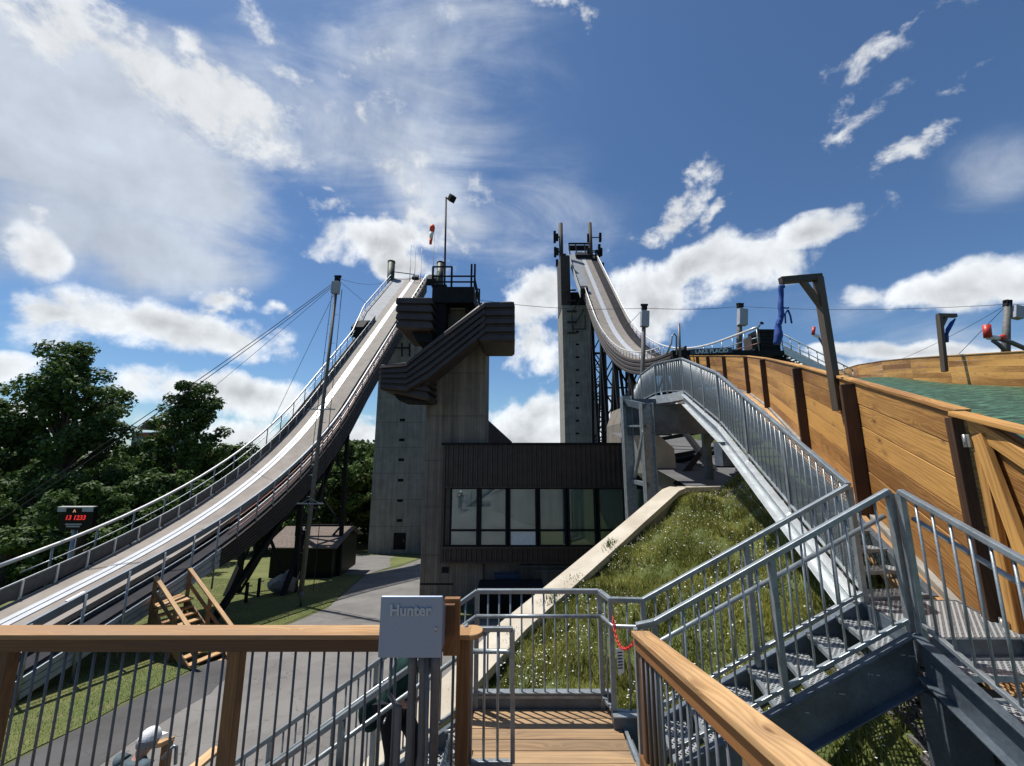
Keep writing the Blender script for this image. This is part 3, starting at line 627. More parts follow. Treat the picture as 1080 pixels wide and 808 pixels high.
# ================================================================== BUILDING
BY = 21.3
def bp(px, py, Y=BY): return P(px, py, Y)
bl = bp(467, 520).x; br = 6.4; zt = bp(560, 467).z; z1 = bp(560, 514).z; z2 = bp(560, 573).z; z3 = bp(560, 577).z; z4 = bp(560, 593).z
bd = thing('equipment_building', 'low building clad in dark ribbed metal with a strip of six windows', 'building', ((bl+br)/2, BY+3, gz(BY)))
b = MB()
def corr(zlo, zhi, mat_, nm):
    bb = MB(); x = bl+.02; k = 0; pts = []
    while x < br:
        dyy = 0 if k % 4 in (0, 1) else -.055
        pts.append((x, BY+dyy)); x += .085 if k % 2 == 0 else .045; k += 1
    for i in range(len(pts)-1): bb.face([(pts[i][0], pts[i][1], zlo), (pts[i+1][0], pts[i+1][1], zlo), (pts[i+1][0], pts[i+1][1], zhi), (pts[i][0], pts[i][1], zhi)])
    bb.build(nm, mat_, bd)
corr(z1+.04, zt-.12, 'brown_metal', 'upper_cladding'); corr(z4, z3-.06, 'brown_metal', 'lower_cladding')
b = MB(); b.box((bl, BY+.07, z4), (br, BY+8, z3-.02)); b.box((bl, BY+.07, z1+.02), (br, BY+8, zt-.06)); b.box((bl, BY+.9, z3-.03), (br, BY+8, z1+.03)); b.box((bl, BY+.06, z3-.03), (bl+.12, BY+.92, z1+.03)); b.build('wall', 'brown_metal', bd)
b = MB(); b.box((bl-.12, BY-.14, zt-.12), (br+.1, BY+8.1, zt)); b.build('roof_edge', 'black_steel', bd)
b = MB(); b.box((bl-.04, BY-.09, z3-.065), (br, BY+.06, z3+.03)); b.box((bl-.04, BY-.09, z1-.02), (br, BY+.06, z1+.05)); b.box((bl-.04, BY-.07, z4-.05), (br, BY+.06, z4+.04)); b.box((bl-.03, BY-.06, z4), (bl+.1, BY+.06, zt-.12)); b.build('trim', 'brown_metal', bd)
wx = [(475, 504), (506.5, 534.5), (537, 566), (568.5, 596.5), (599.5, 628), (631, 659.5), (662.5, 690)]
zm = bp(560, 559.3).z
for i, (a, c) in enumerate(wx):
    xa, xc = bp(a, 540).x, bp(c, 540).x; za, zc = z3+.032, z1-.022
    f = MB(); t_ = .075
    f.box((xa-.03, BY-.05, za), (xa+t_, BY+.05, zc)); f.box((xc-t_, BY-.05, za), (xc+.03, BY+.05, zc)); f.box((xa+t_, BY-.048, za), (xc-t_, BY+.05, za+.07)); f.box((xa+t_, BY-.048, zc-.07), (xc-t_, BY+.05, zc)); f.box((xa+t_, BY-.048, zm-.05), (xc-t_, BY+.05, zm+.05))
    fo = f.build('window', 'black_steel', bd)
    g_ = MB(); g_.box((xa+t_, BY-.005, za+.07), (xc-t_, BY+.005, zm-.05)); g_.build('lower_pane', 'white_paint' if i == 2 else 'glass', fo)
    g_ = MB(); g_.box((xa+t_, BY-.005, zm+.05), (xc-t_, BY+.005, zc-.07)); g_.build('upper_pane', 'glass', fo)
    g_ = MB(); g_.box((xa+.05, BY+.22+.0*i, za+.02), (xc-.05, BY+.24, zc-.03)); g_.build('blind', 'blind', fo)
b = MB(); b.box((bl, BY+.5, gz(BY)-.6), (br, BY+7.5, z4-.045)); b.build('concrete_base', 'dark_con', bd)
b = MB(); a = bp(545, 610, 21.2); b.tube([bp(544, 623, 21.5), bp(544, 600, 21.5), bp(548, 597, 21.5), bp(640, 597, 21.5)], .05); b.tube([bp(560, 623, 21.5), bp(560, 606, 21.5), bp(564, 602, 21.5), bp(640, 601, 21.5)], .04); b.build('pipe', 'conduit', bd)
b = MB(); a = bp(465, 600); c = bp(472, 606); b.box((a.x, BY+.25, c.z), (c.x, BY+.5, a.z)); b.build('junction_box', 'black_steel', bd)
# dark flat-topped container by the base
a, c = P(503, 622, 19), P(572, 640, 19)
tk = thing('storage_container', 'black lidded container against the streaked concrete base', 'container', ((a.x+c.x)/2, 19.6, gz(19.6)))
b = MB(); b.box((a.x+.1, 19, gz(19)), (c.x, 20.4, a.z-.1)); b.build('container_body', 'black', tk, bevel=.02)
b = MB(); b.beam((a.x, 19.7, a.z-.06), (c.x+.1, 19.7, a.z-.02), 1.6, .07); b.build('lid', 'black_steel', tk, bevel=.02)
b = MB(); b.prism([bp(521, 606, 20.9), bp(548, 606, 20.9), bp(548, 622, 20.9), bp(524, 618, 20.9)], (0, .35, 0)); tag(b.build('gas_meter_box', 'blue_panel'), 'dark blue box on the wall under the dark building', 'box')
# dark roof wedge right of the pylon, farther back
b = MB(); b.prism([P(505, 434, 31), P(540, 466, 31), P(540, 480, 31), P(505, 480, 31)], (0, 5, 0)); single(b, 'dark_shed_roof', 'brown_metal', 'dark sloping roof rising behind the low building beside the pylon', 'roof')

# ================================================================== PYLON with ribbed stair enclosures and platform
PYY = 21.6
xl, xr = P(450, 420, PYY).x, P(511.5, 420, PYY).x; ztp = P(485, 322, PYY).z
py_ = thing('stair_pylon', 'tall board marked concrete pylon carrying the ribbed brown stair casing', 'tower', ((xl+xr)/2, PYY+1.8, gz(PYY)))
b = MB(); b.prism([(xl, PYY, gz(PYY)-.4), (xl, PYY, ztp), (xr, PYY, ztp), (xr, PYY, gz(PYY)-.4)], (0, 3.6, 0)); b.build('shaft', 'pylon_con', py_)
b = MB(); b.box((xr-.35, PYY-.02, gz(PYY)), (xr-.31, PYY, ztp)); b.box((xl+.2, PYY-.02, gz(PYY)), (xl+.23, PYY, ztp)); b.build('joint_strip', 'dark_con', py_)
b = MB(); p0 = P(446, 616, PYY); b.box((xl+.02, PYY-.02, p0.z-.04), (P(478, 616, PYY).x, PYY-.001, p0.z+.04)); b.build('metal_strip', 'black_steel', py_)
def ribbed(name, px_path, Y, depth, mt='brown_metal', ribs=5, label_parent=None, ends=True):
    """casing whose faces are horizontal ribs that follow a bent line: px_path = [(px, top, bottom)]"""
    sta = [(P(px, tp, Y), P(px, bt, Y)) for px, tp, bt in px_path]
    first, last = sta[0], sta[-1]
    prof = []
    for k in range(ribs):
        prof += [(k/ribs+.004, .0), (k/ribs+.03, .10), ((k+1)/ribs-.05, .15), ((k+1)/ribs-(.03 if k < ribs-1 else 0), .0)]
    bb = MB()
    def ring(tp, bt, dr, ext):
        return [Vector((tp.x+(bt.x-tp.x)*h_, tp.y, tp.z+(bt.z-tp.z)*h_))+dr*o_ for h_, o_ in prof]
    rs = []
    back0 = Vector((0, depth, 0))
    rs.append([v+back0 for v in ring(*first, Vector((-1, 0, 0)), 0)])
    rs.append(ring(*first, Vector((-1, -1, 0)), 0))
    for s_ in sta[1:-1]: rs.append(ring(*s_, Vector((0, -1, 0)), 0))
    rs.append(ring(*last, Vector((1, -1, 0)), 0)); rs.append([v+back0 for v in ring(*last, Vector((1, 0, 0)), 0)])
    bb.sweep(rs, closed=False)
    o = bb.build(name, mt, label_parent)
    for row, nm_ in (([s_[1] for s_ in sta], 'casing_underside'), ([s_[0] for s_ in sta], 'casing_roof')):
        fl = MB()
        for i in range(len(row)-1): a_, c_ = row[i], row[i+1]; fl.face([a_, c_, c_+back0, a_+back0])
        fl.build(nm_, mt, label_parent)
    return o
# frames: upper landing, sloping flight, lower landing
ribbed('upper_stair_casing', [(508.5, 319, 361.5), (540, 318, 361.5)], 19.3, 2.9, label_parent=py_)
ribbed('sloping_stair_casing', [(404, 385, 410), (429, 382, 413), (452, 363, 401), (509, 319, 353)], 19.25, 1.3, label_parent=py_)
ribbed('lower_stair_casing', [(404, 384.5, 412), (450, 387, 422)], 19.5, 2.7, label_parent=py_)
ribbed('top_left_casing', [(421, 314, 347), (454, 314, 349)], 19.6, 3.4, label_parent=py_, ribs=4)
b = MB(); b.prism([P(432, 346, 20), P(456, 346, 20), P(456, 361, 20), P(440, 361, 20)], (0, 2.6, 0)); b.build('casing_floor', 'black_steel', py_)
b = MB(); b.prism([P(410, 408, 19.9), P(452, 412, 19.9), P(450, 423, 19.9), P(420, 422, 19.9)], (0, 2.0, 0)); b.build('landing_floor', 'black_steel', py_)
b = MB(); b.box((P(456, 330, 20.6).x, 20.6, P(456, 362, 20.6).z), (P(470, 330, 20.6).x, 21.9, P(456, 300, 20.6).z)); b.build('dark_door_recess', 'black_steel', py_)
b = MB()
for q in ((416, 367, 432, 367), (424, 362, 424, 376), (432, 362, 432, 376)): b.beam(P(q[0], q[1], 21.2), P(q[2], q[3], 21.2), .08, .08)
b.build('bracket', 'black_steel', py_)
# platform on top
pf = thing('lookout_platform', 'black steel platform with railings on top of the pylon', 'platform', (P(480, 320, 20.6).x, 21.6, P(480, 320, 20.6).z))
A0, A1 = P(456, 302, 20.4), P(500, 302, 20.4)
zfl = P(478, 302.5, 20.4).z; zpb = P(478, 319, 20.4).z
b = MB(); b.box((A0.x, 20.4, zpb), (A1.x, 23.6, zfl)); b.build('platform_deck', 'black_steel', pf)
rt = P(478, 281, 20.4).z
def bar(p, q, w_=.07): return stick('rail_bar', p, q, w_/2, 'black_steel', pf, square=True)
for px in (456, 476, 497, 500.5): 
    x = P(px, 300, 20.4).x; stick('post', (x, 20.45, zfl), (x, 20.45, rt+(.15 if px > 490 else 0)), .05, 'black_steel', pf, square=True)
    stick('post', (x, 23.5, zfl), (x, 23.5, rt), .05, 'black_steel', pf, square=True)
for z_ in (P(0, 291, 20.4).z, P(0, 297, 20.4).z):
    bar((A0.x, 20.45, z_), (A1.x, 20.45, z_)); bar((A0.x, 23.5, z_), (A1.x, 23.5, z_)); bar((A1.x, 20.45, z_), (A1.x, 23.5, z_)); bar((A0.x, 20.45, z_), (A0.x, 23.5, z_))
bar((A0.x, 20.45, rt), (P(476, 300, 20.4).x, 20.45, rt)); bar((A0.x, 23.5, rt), (A1.x, 23.5, rt))
for px in (466, 472, 492, 499):
    x = P(px, 320, 20.9).x; stick('support_leg', (x, 21.2, ztp-.6), (x, 21.2, zpb), .09, 'black_steel', pf, square=True)
b = MB(); b.box((P(466, 325, 21.1).x, 21.25, P(466, 324, 21.1).z), (P(492, 325, 21.1).x, 21.5, P(466, 321, 21.1).z)); b.build('pale_sill', 'light_rail', pf)
# flood light mast
lm = thing('floodlight_mast', 'tall dark mast with one square floodlight above the platform', 'light mast', (P(469, 300, 21).x, 21, zfl))
p0 = Vector((P(469, 300, 21).x, 21, zfl)); p1 = Vector((P(470.5, 208, 21).x, 21, P(470.5, 208, 21).z)); MB().tube([p0, p1], .055, 10).build('mast', 'brown_metal2', lm)
b = MB(); c = P(476, 210.5, 21); d = Vector((.35, -.35, .45)).normalized(); b.beam(c-d*.12, c+d*.26, .36, .34); b.build('floodlight', 'black_steel', lm, bevel=.03)
b = MB(); b.beam(p1-Vector((0, 0, .05)), c-d*.05, .06, .06); b.build('arm', 'black_steel', lm)

# ================================================================== LEFT SKI JUMP (in-run seen from its lower end)
def prof(Y, Y0, z0, a0, R_, g_, flat):
    x = Y-Y0
    if x < flat: return z0+math.tan(a0)*x, a0
    zz = z0+math.tan(a0)*flat; xa = R_*(math.sin(g_)-math.sin(a0))
    if x < flat+xa:
        a = math.asin(math.sin(a0)+(x-flat)/R_); return zz+R_*(math.cos(a0)-math.cos(a)), a
    return zz+R_*(math.cos(a0)-math.cos(g_))+math.tan(g_)*(x-flat-xa), g_
class Run:
    def __init__(s, xc, k, Y0, Y1, pr, step=1.0): s.xc, s.k, s.Y0, s.Y1, s.pr, s.step = xc, k, Y0, Y1, pr, step
    def c(s, Y): z, a = prof(Y, s.Y0, *s.pr); return Vector((s.xc+s.k*(Y-s.Y0), Y, z)), a
    def pt(s, Y, dx_, dn):            # dn: height measured plumb above the deck
        c, a = s.c(Y); return c+Vector((dx_, 0, dn))
    def ys(s, a=None, b_=None, step=None):
        a = s.Y0 if a is None else a; b_ = s.Y1 if b_ is None else b_; st_ = step or s.step; n = max(2, int((b_-a)/st_)+1); return [a+(b_-a)*i/(n-1) for i in range(n)]
    def strip(s, name, m, parent, prf, a=None, b_=None, closed=True, smooth=False):
        rings = []
        for Y in s.ys(a, b_):
            p = prf(Y) if callable(prf) else prf; rings.append([s.pt(Y, q[0], q[1]) for q in p])
        return MB().sweep(rings, closed=closed, smooth=smooth).build(name, m, parent)
    def rail(s, name, m, parent, dx_, dn, r, a=None, b_=None, n=8):
        return MB().tube([s.pt(Y, dx_(Y) if callable(dx_) else dx_, dn(Y) if callable(dn) else dn) for Y in s.ys(a, b_)], r, n).build(name, m, parent)
J = Run(-14.23, -.02, 9.0, 57.5, (-5.412, .201, 35.4, .706, 5.56))
lj = thing('left_ski_jump', 'near ski jump on the left with white track and brown ribbed side', 'ski jump', (J.xc, J.Y0, gz(J.Y0)))
J.strip('inrun_deck', 'inrun_deck', lj, [(-1.04, 0), (1.42, 0), (1.42, -.18), (-1.04, -.18)])
J.strip('track_strip', 'track_white', lj, [(-.24, .03), (-.03, .03), (-.03, .002), (-.24, .002)], 11.8, 57.5); J.strip('track_strip', 'track_white', lj, [(.03, .03), (.26, .03), (.26, .002), (.03, .002)], 11.8, 57.5)
J.strip('side_walk', 'dark_walk', lj, [(1.42, -.4), (2.05, -.4), (2.05, -.55), (1.42, -.55)])
J.strip('left_walk', 'dark_walk', lj, [(-2.0, -.45), (-1.06, -.45), (-1.06, -.6), (-2.0, -.6)], 13, 46)
J.strip('upper_walk', 'grey_walk', lj, [(-3.3, .0), (-1.05, .0), (-1.05, -.4), (-3.3, -.4)], 44, 57.5)
def fd(Y): return interp([9, 17, 19, 24, 30, 40, 57], [1.05, 1.25, 1.6, 1.95, 2.2, 2.3, 2.2], Y)
def ribprof(Y):
    d = fd(Y)-.55; n = 5 if Y > 17.4 else 4; o = []
    for k in range(7):
        o += [(2.06, -.5-d*k/7), (2.15, -.5-d*(k+.35)/7), (2.15, -.5-d*(k+.85)/7)]
    o += [(2.06, -.5-d), (1.6, -.52-d), (-1.7, -.52-d), (-2.06, -.5-d), (-2.06, -.45)]
    return o
J.strip('ribbed_side_cladding', 'fascia_metal', lj, ribprof, 17.6, 57)
def ribprof2(Y):
    d = fd(Y)-.55; o = []
    for k in range(3): o += [(2.06, -.5-d*k/3), (2.11, -.5-d*(k+.1)/3), (2.11, -.5-d*(k+.9)/3)]
    return o+[(2.06, -.5-d), (-1.0, -.52-d), (-1.0, -.5)]
J.strip('takeoff_side_panel', 'pale_panel', lj, ribprof2, 9, 17.6)
# takeoff front face and underside
b = MB(); a_, c_ = J.pt(13, -2.0, 0), J.pt(13, 2.1, 0); b.face([J.pt(8.99, -1.04, -.0), J.pt(8.99, 2.1, -.4), J.pt(8.99, 2.1, -1.0), J.pt(8.99, -1.04, -1.0)]); b.build('takeoff_face', 'slate_panel', lj)
# low fence with mesh panels
J.strip('low_fence_panel', 'mesh_dark', lj, [(-1.09, .52), (-1.07, .52), (-1.07, .06), (-1.09, .06)], 9.3, 44)
J.rail('low_fence_rail', 'galv', lj, -1.08, .55, .03, 9.3, 44)
for Y in J.ys(9.4, 44, .95): stick('low_fence_post', J.pt(Y, -1.05, -.05), J.pt(Y, -1.05, .56), .025, 'light_rail', lj, square=True)
# tall rail on the far side
lt = lambda Y: interp([12.6, 40, 46, 57], [-1.95, -2.0, -3.2, -3.3], Y)
J.rail('tall_rail', 'light_rail', lj, lt, lambda Y: interp([13, 30, 57], [.95, .75, .95], Y), .065, 13.2, 57.3, 10)
J.rail('tall_rail_middle', 'galv', lj, lt, lambda Y: interp([13, 30, 57], [.45, .3, .4], Y), .025, 13.9, 57.3)
for Y in J.ys(13.25, 57, 1.5): x_ = lt(Y); h_ = interp([13, 30, 57], [.95, .75, .95], Y); stick('tall_rail_post', J.pt(Y, x_, -.45), J.pt(Y, x_, h_), .032, 'galv', lj)
J.strip('left_side_cladding', 'fascia_metal', lj, lambda Y: [(-2.05, -.35), (-2.0, -.35), (-2.0, -1.2), (-2.05, -1.2)], 15, 46)
# near rail: flat slate band on posts, pipes below
J.strip('rail_band', 'slate_panel', lj, lambda Y: [(2.06, .80), (2.15, .80), (2.15, .56), (2.06, .54)], 9.3, 44)
J.strip('upper_rail_band', 'light_rail', lj, [(1.9, .72), (2.03, .72), (2.03, .6), (1.9, .6)], 44, 57)
for Y in J.ys(9.5, 57, 1.28):
    lo_ = -1.9 if Y < 18 else -.6; stick('rail_post', J.pt(Y, 2.17 if Y < 18 else 2.13, lo_ if Y > 18 else max(lo_, gz(Y)-J.c(Y)[0].z)), J.pt(Y, 2.17 if Y < 18 else 2.13, .76), .034, 'galv', lj)
for dn_, mm in ((.28, 'red_pipe'), (.05, 'light_rail'), (-.18, 'red_pipe')): J.rail('side_pipe', mm, lj, 2.06, dn_, .028, 18, 57)
J.rail('side_pipe', 'galv', lj, 2.06, .1, .022, 9.3, 18); 
# low white marker panel on the takeoff, small nozzle fittings, start gate boxes
b = MB(); a_ = J.pt(13.4, .55, .02); b.beam(J.pt(13.1, .8, .02), J.pt(13.6, .8, .02), .55, .02); b.build('takeoff_marker', 'white_paint', lj)
b = MB(); b.beam(J.pt(41.2, -2.0, .1), J.pt(42.6, -2.0, .1), 1.3, 1.2, plumb=True); b.build('gate_box', 'black_steel', lj)
b = MB(); b.beam(J.pt(56.6, .3, .3), J.pt(57.4, .3, .3), .9, .4, plumb=True); b.build('start_beam', 'black_steel', lj)
b = MB(); b.beam(J.pt(56.2, 2.8, -.2), J.pt(58.0, 2.8, -.2), 1.3, 1.1, plumb=True); b.build('top_cabin', 'black_steel', lj)
b = MB(); b.beam(J.pt(57, -3.2, 1.2), J.pt(57.4, 0, .6), .1, .1); b.beam(J.pt(57.4, -3.3, -.4), J.pt(57.4, -3.3, 1.6), .1, .1); b.build('top_frame', 'black_steel', lj)
def bent(parent, Y, x0, x1, ztop, zbot, m_='black_steel', r=.16, splay=.8, lvls=3, dY=0):
    a0, a1 = Vector((x0, Y, ztop)), Vector((x1, Y, ztop)); b0, b1 = Vector((x0-splay, Y+dY, zbot)), Vector((x1+splay, Y+dY, zbot))
    stick('support_leg', b0, a0, r, m_, parent, square=True); stick('support_leg', b1, a1, r, m_, parent, square=True)
    for k in range(lvls):
        k0, k1 = k/lvls, (k+1)/lvls
        stick('brace', lerp(b0, a0, k0), lerp(b1, a1, k1), r*.5, m_, parent, square=True)
        stick('brace', lerp(b1, a1, k0), lerp(b0, a0, k1), r*.5, m_, parent, square=True)
        stick('cross_beam', lerp(b0, a0, k1), lerp(b1, a1, k1), r*.55, m_, parent, square=True)
for Y, lv in ((25.0, 1), (31.5, 3)):
    c_, _ = J.c(Y); bent(lj, Y, c_.x-1.6, c_.x+1.6, c_.z-fd(Y)+.1, gz(Y)-.3, lvls=lv, r=.13, splay=.1)
c_, _ = J.c(27.5); stick('raking_strut', (c_.x+1.6, 24.0, gz(24)), J.pt(30, 1.7, -fd(30)), .12, 'black_steel', lj, square=True); stick('raking_strut', (c_.x+1.7, 18.4, gz(18.4)), J.pt(24.5, 1.7, -fd(24.5)), .12, 'black_steel', lj, square=True)
stick('raking_strut', (c_.x-1.6, 24.0, gz(24)), J.pt(30, -1.7, -fd(30)), .12, 'black_steel', lj, square=True)
for sx in (-1.5, 1.5):
    Ys_ = [19.5, 22.5, 25.5, 28.5, 31.5, 34.5, 37.5, 40.5]
    low = [J.pt(Y, sx, -fd(Y)-interp([19.5, 24, 32, 40.5], [.1, .9, 1.3, .6], Y)) for Y in Ys_]; hi = [J.pt(Y, sx, -fd(Y)+.05) for Y in Ys_]
    for i in range(len(Ys_)-1):
        stick('lower_chord', low[i], low[i+1], .07, 'black_steel', lj, square=True); stick('truss_diagonal', (low if i % 2 else hi)[i], (hi if i % 2 else low)[i+1], .05, 'black_steel', lj, square=True); stick('truss_post', low[i+1], hi[i+1], .05, 'black_steel', lj, square=True)
# concrete tower behind
TY = 47.6
x0 = P(388, 580, TY).x; x0t = P(402.5, 390, TY).x; x1 = -8.6; z0 = gz(TY)-.4
lt_ = thing('left_jump_tower', 'weathered concrete tower with small slots and a dark door holding up the left ski jump', 'tower', ((x0+x1)/2, TY+4, gz(TY)))
b = MB(); zt0 = J.c(TY)[0].z-2.6; zt1 = J.c(56)[0].z-2.6; xx = x0+(x0t-x0)*(zt0-z0)/(P(0, 390, TY).z-z0)
b.hexa([(x0, TY, z0), (x1, TY, z0), (x1, 57, z0), (x0, 57, z0), (x0t-.3, TY, zt0), (x1, TY, zt0), (x1, 57, zt1), (x0t-.3, 57, zt1)]); b.build('shaft', 'tower_con', lt_)
b = MB(); 
for i, y_ in enumerate((422, 443, 464, 485, 506.5, 528, 549)):
    for dx_ in (0,):
        p = P(425-i*.6, y_, TY); q = MB().box((p.x-.32, TY-.03, p.z-.16), (p.x+.32, TY+.01, p.z+.16)); q.build('slot', 'black', lt_)
p, q_ = P(415.5, 562, TY), P(427.5, 579.5, TY); b = MB(); b.box((p.x, TY-.05, q_.z), (q_.x, TY+.01, p.z)); dr_ = b.build('door', 'black', lt_)
b = MB(); b.box((q_.x-.3, TY-.08, (p.z+q_.z)/2-.05), (q_.x-.15, TY-.05, (p.z+q_.z)/2+.2)); b.build('door_sign', 'blue_panel', dr_)
# things on top of the left jump
for i, (px, lab) in enumerate(((411, 'round dark green vent stack left of the jump top'), (463.5, 'round dark green vent stack beside the platform mast'))):
    tv = thing('vent_stack', lab, 'vent', P(px, 312, 57)); p = P(px, 312, 57); q = P(px, 276 if i == 0 else 277, 57)
    b = MB(); b.tube([(p.x, 57, p.z-1.5), (p.x, 57, q.z)], .54, 16); b.build('stack', M.setdefault('vent', simple('dark_green_vent', (.035, .05, .035), .6, .1, .3, 2)), tv)
    b = MB(); b.tube([(p.x, 57, q.z-.25), (p.x, 57, q.z+.03)], .58, 16); b.build('rim', 'black_steel', tv)
for i, (px, t_, r_) in enumerate(((432, 252, .05), (437, 257, .045), (443.5, 262, .05), (441.5, 250+8, .02))):
    if i == 3: continue
    p = P(px, 298, 56); q = P(px, t_, 56); ta = thing('radio_antenna', ['leftmost and tallest thin radio antenna on the jump top', 'middle thin radio antenna on the jump top', 'rightmost thin radio antenna nearest the start beam'][i], 'antenna', (p.x, 56, p.z-1))
    MB().tube([(p.x, 56, p.z-1.2), (p.x, 56, lerp(p, q, .45).z)], r_, 6).build('mast', 'galv_shaded', ta); MB().tube([(p.x, 56, lerp(p, q, .44).z), (p.x, 56, q.z)], .022, 6).build('whip', 'light_rail', ta)
wk = thing('windsock', 'limp orange red windsock with white band hanging from a thin mast', 'windsock', P(456, 300, 56))
p = P(456.3, 300, 56); MB().tube([(p.x, 56, p.z-1), (p.x, 56, P(456, 243, 56).z)], .035, 6).build('mast', 'light_rail', wk)
ta_, tb_ = P(456.3, 237.5, 55.6), P(454, 257.5, 55.6)
MB().tube([ta_, lerp(ta_, tb_, .15), lerp(ta_, tb_, .38)], [.30, .42, .34], 12).build('upper_sleeve', 'orange_cloth', wk)
MB().tube([lerp(ta_, tb_, .38), lerp(ta_, tb_, .72)], [.34, .25], 12).build('white_band', 'white_cloth', wk); MB().tube([lerp(ta_, tb_, .72), tb_], [.25, .19], 12).build('lower_sleeve', 'orange_cloth', wk)
# ================================================================== HIGH SKI JUMP
K = Run(14.94, .011, 28.0, 81.5, (7.361, .1, 45.81, .806, 4.423), 1.2)
hj = thing('high_ski_jump', 'far high ski jump with white track and brown curved rim, ending above the fence', 'ski jump', (15, 28, 4.5))
K.strip('inrun_deck', 'inrun_deck', hj, [(-2.0, 0), (1.6, 0), (1.6, -.18), (-2.0, -.18)])
K.strip('track_strip', 'track_white', hj, [(-.36, .03), (.36, .03), (.36, .002), (-.36, .002)])
K.strip('right_walk', 'dark_walk', hj, [(1.6, -.2), (2.8, -.2), (2.8, -.35), (1.6, -.35)])
K.strip('upper_walk', 'grey_walk', hj, [(-3.1, .02), (-.9, .02), (-.9, -.4), (-3.1, -.4)], 67, 81.5)
K.strip('upper_side_wall', 'light_rail', hj, [(-3.2, .9), (-3.1, .9), (-3.1, -.6), (-3.2, -.6)], 66.5, 79)
hfd = lambda Y: interp([28, 34, 44, 66, 81], [.9, 1.2, 1.6, 1.7, 1.7], Y)
K.strip('underside', 'brown_metal', hj, lambda Y: [(-2.1, -.3), (2.85, -.3), (2.85, -hfd(Y)), (-2.1, -hfd(Y))])
def lf(Y):
    d = hfd(Y); o = []
    for k in range(4): o += [(-2.22, .25-(d+.25)*k/4), (-2.32, .25-(d+.25)*(k+.3)/4), (-2.32, .25-(d+.25)*(k+.85)/4)]
    return o+[(-2.2, -d), (-2.12, -d), (-2.12, .25)]
K.strip('left_fascia', 'fascia_metal', hj, lf, 28, 68)
K.strip('right_fascia', 'fascia_metal', hj, lambda Y: [(2.86, .0), (2.95, .0), (2.95, -hfd(Y)), (2.86, -hfd(Y))])
K.strip('right_parapet', 'light_rail', hj, [(2.84, 1.0), (2.94, 1.0), (2.94, .15), (2.84, .15)], 58, 80)
K.rail('right_top_rail', 'light_rail', hj, 2.9, lambda Y: interp([28, 60], [1.55, 1.1], Y), .09, 27.5, 80)
K.rail('right_red_pipe', 'red_pipe', hj, 2.9, .35, .05, 27.5, 60); K.rail('right_middle_rail', 'galv', hj, 2.9, .8, .035, 27.5, 60)
for Y in K.ys(27.6, 60, 1.6): stick('rail_post', K.pt(Y, 2.9, -.2), K.pt(Y, 2.9, interp([28, 60], [1.55, 1.1], Y)), .045, 'galv', hj)
K.rail('left_top_rail', 'light_rail', hj, -2.2, 1.0, .06, 33, 67); K.rail('left_middle_rail', 'galv', hj, -2.2, .6, .03, 33, 67)
for Y in K.ys(33, 67, 1.1): stick('rail_post', K.pt(Y, -2.2, .1), K.pt(Y, -2.2, 1.0), .035, 'galv', hj)
b = MB(); b.beam(K.pt(66.8, -2.3, .3), K.pt(67.6, -2.3, .3), 1.3, 1.4, plumb=True); b.build('gate_box', 'black_steel', hj)
b = MB(); b.beam(K.pt(79.4, .2, .6), K.pt(80.6, .2, .6), 3.6, .9, plumb=True); b.build('start_gate', 'black_steel', hj)
b = MB(); b.beam(K.pt(80.4, .2, .9), K.pt(80.5, .2, .9), .5, .5, plumb=True); b.build('start_lamp', 'white_paint', hj)
tp = K.pt(81.5, 0, 0)
b = MB()
for dx_ in (-2.6, -1.1, .9, 2.4): b.beam(tp+Vector((dx_, 0, 0)), tp+Vector((dx_, 1.4, 3.4)), .22, .22)
b.beam(tp+Vector((-2.7, 1.4, 3.4)), tp+Vector((2.6, 1.4, 3.4)), .3, .3); b.beam(tp+Vector((-2.7, 1.2, 2.2)), tp+Vector((2.6, 1.2, 2.2)), .3, 1.2); b.build('top_frame', 'black_steel', hj)
# takeoff: front beam, short ribbed struts, dark deck edge reaching to the coaches' platform
tl, tr = K.pt(28, -2.9, 0), K.pt(28, 2.9, 0); zd = K.c(28)[0].z
b = MB(); b.box((tl.x-.4, 27.75, zd-.75), (tr.x+.2, 28.1, zd-.15)); b.build('front_beam', 'black_steel', hj)
b = MB(); b.box((tl.x-.4, 27.9, 4.2), (tl.x+.9, 28.3, zd-.6)); b.build('end_pier', 'black_steel', hj)
for k in range(12): stick('bracket', (tl.x+1+k*.42, 27.7, zd-.95), (tl.x+1+k*.42, 28.6, zd-.75), .07, 'black_steel', hj, square=True)
b = MB(); pts = [P(714.5, 372, 27.6), P(714.5, 356, 27.6)]; b.tube([P(703, 374, 27.6), P(708, 362, 27.6), P(708.5, 355, 27.6), P(711, 351.5, 27.6), P(713.5, 355, 27.6), P(713.5, 374, 27.6)], .07, 8); b.build('ladder_hoop', 'galv', hj)
sg = thing('name_sign', 'dark blue sign with white block letters on the front of the high takeoff', 'sign', P(750, 371, 27.6))
c1_, c2_ = P(728.5, 371.5, 27.6), P(772, 369.5, 27.6); b = MB(); b.beam(c1_, c2_, .05, .36, up=(0, 0, 1)); b.build('sign_board', 'blue_panel', sg)
b = MB(); b.beam(c1_+Vector((-.05, -.02, .2)), c2_+Vector((.05, -.02, .2)), .08, .05); b.build('sign_frame', 'board_grey', sg)
tx = text_mesh('LAKE PLACID', .40, .012, (c1_+c2_)/2+Vector((0, -.045, -.01)), (R(90), -math.atan2(c2_.z-c1_.z, c2_.x-c1_.x), 0), 'white_paint', sg, bold=.008)
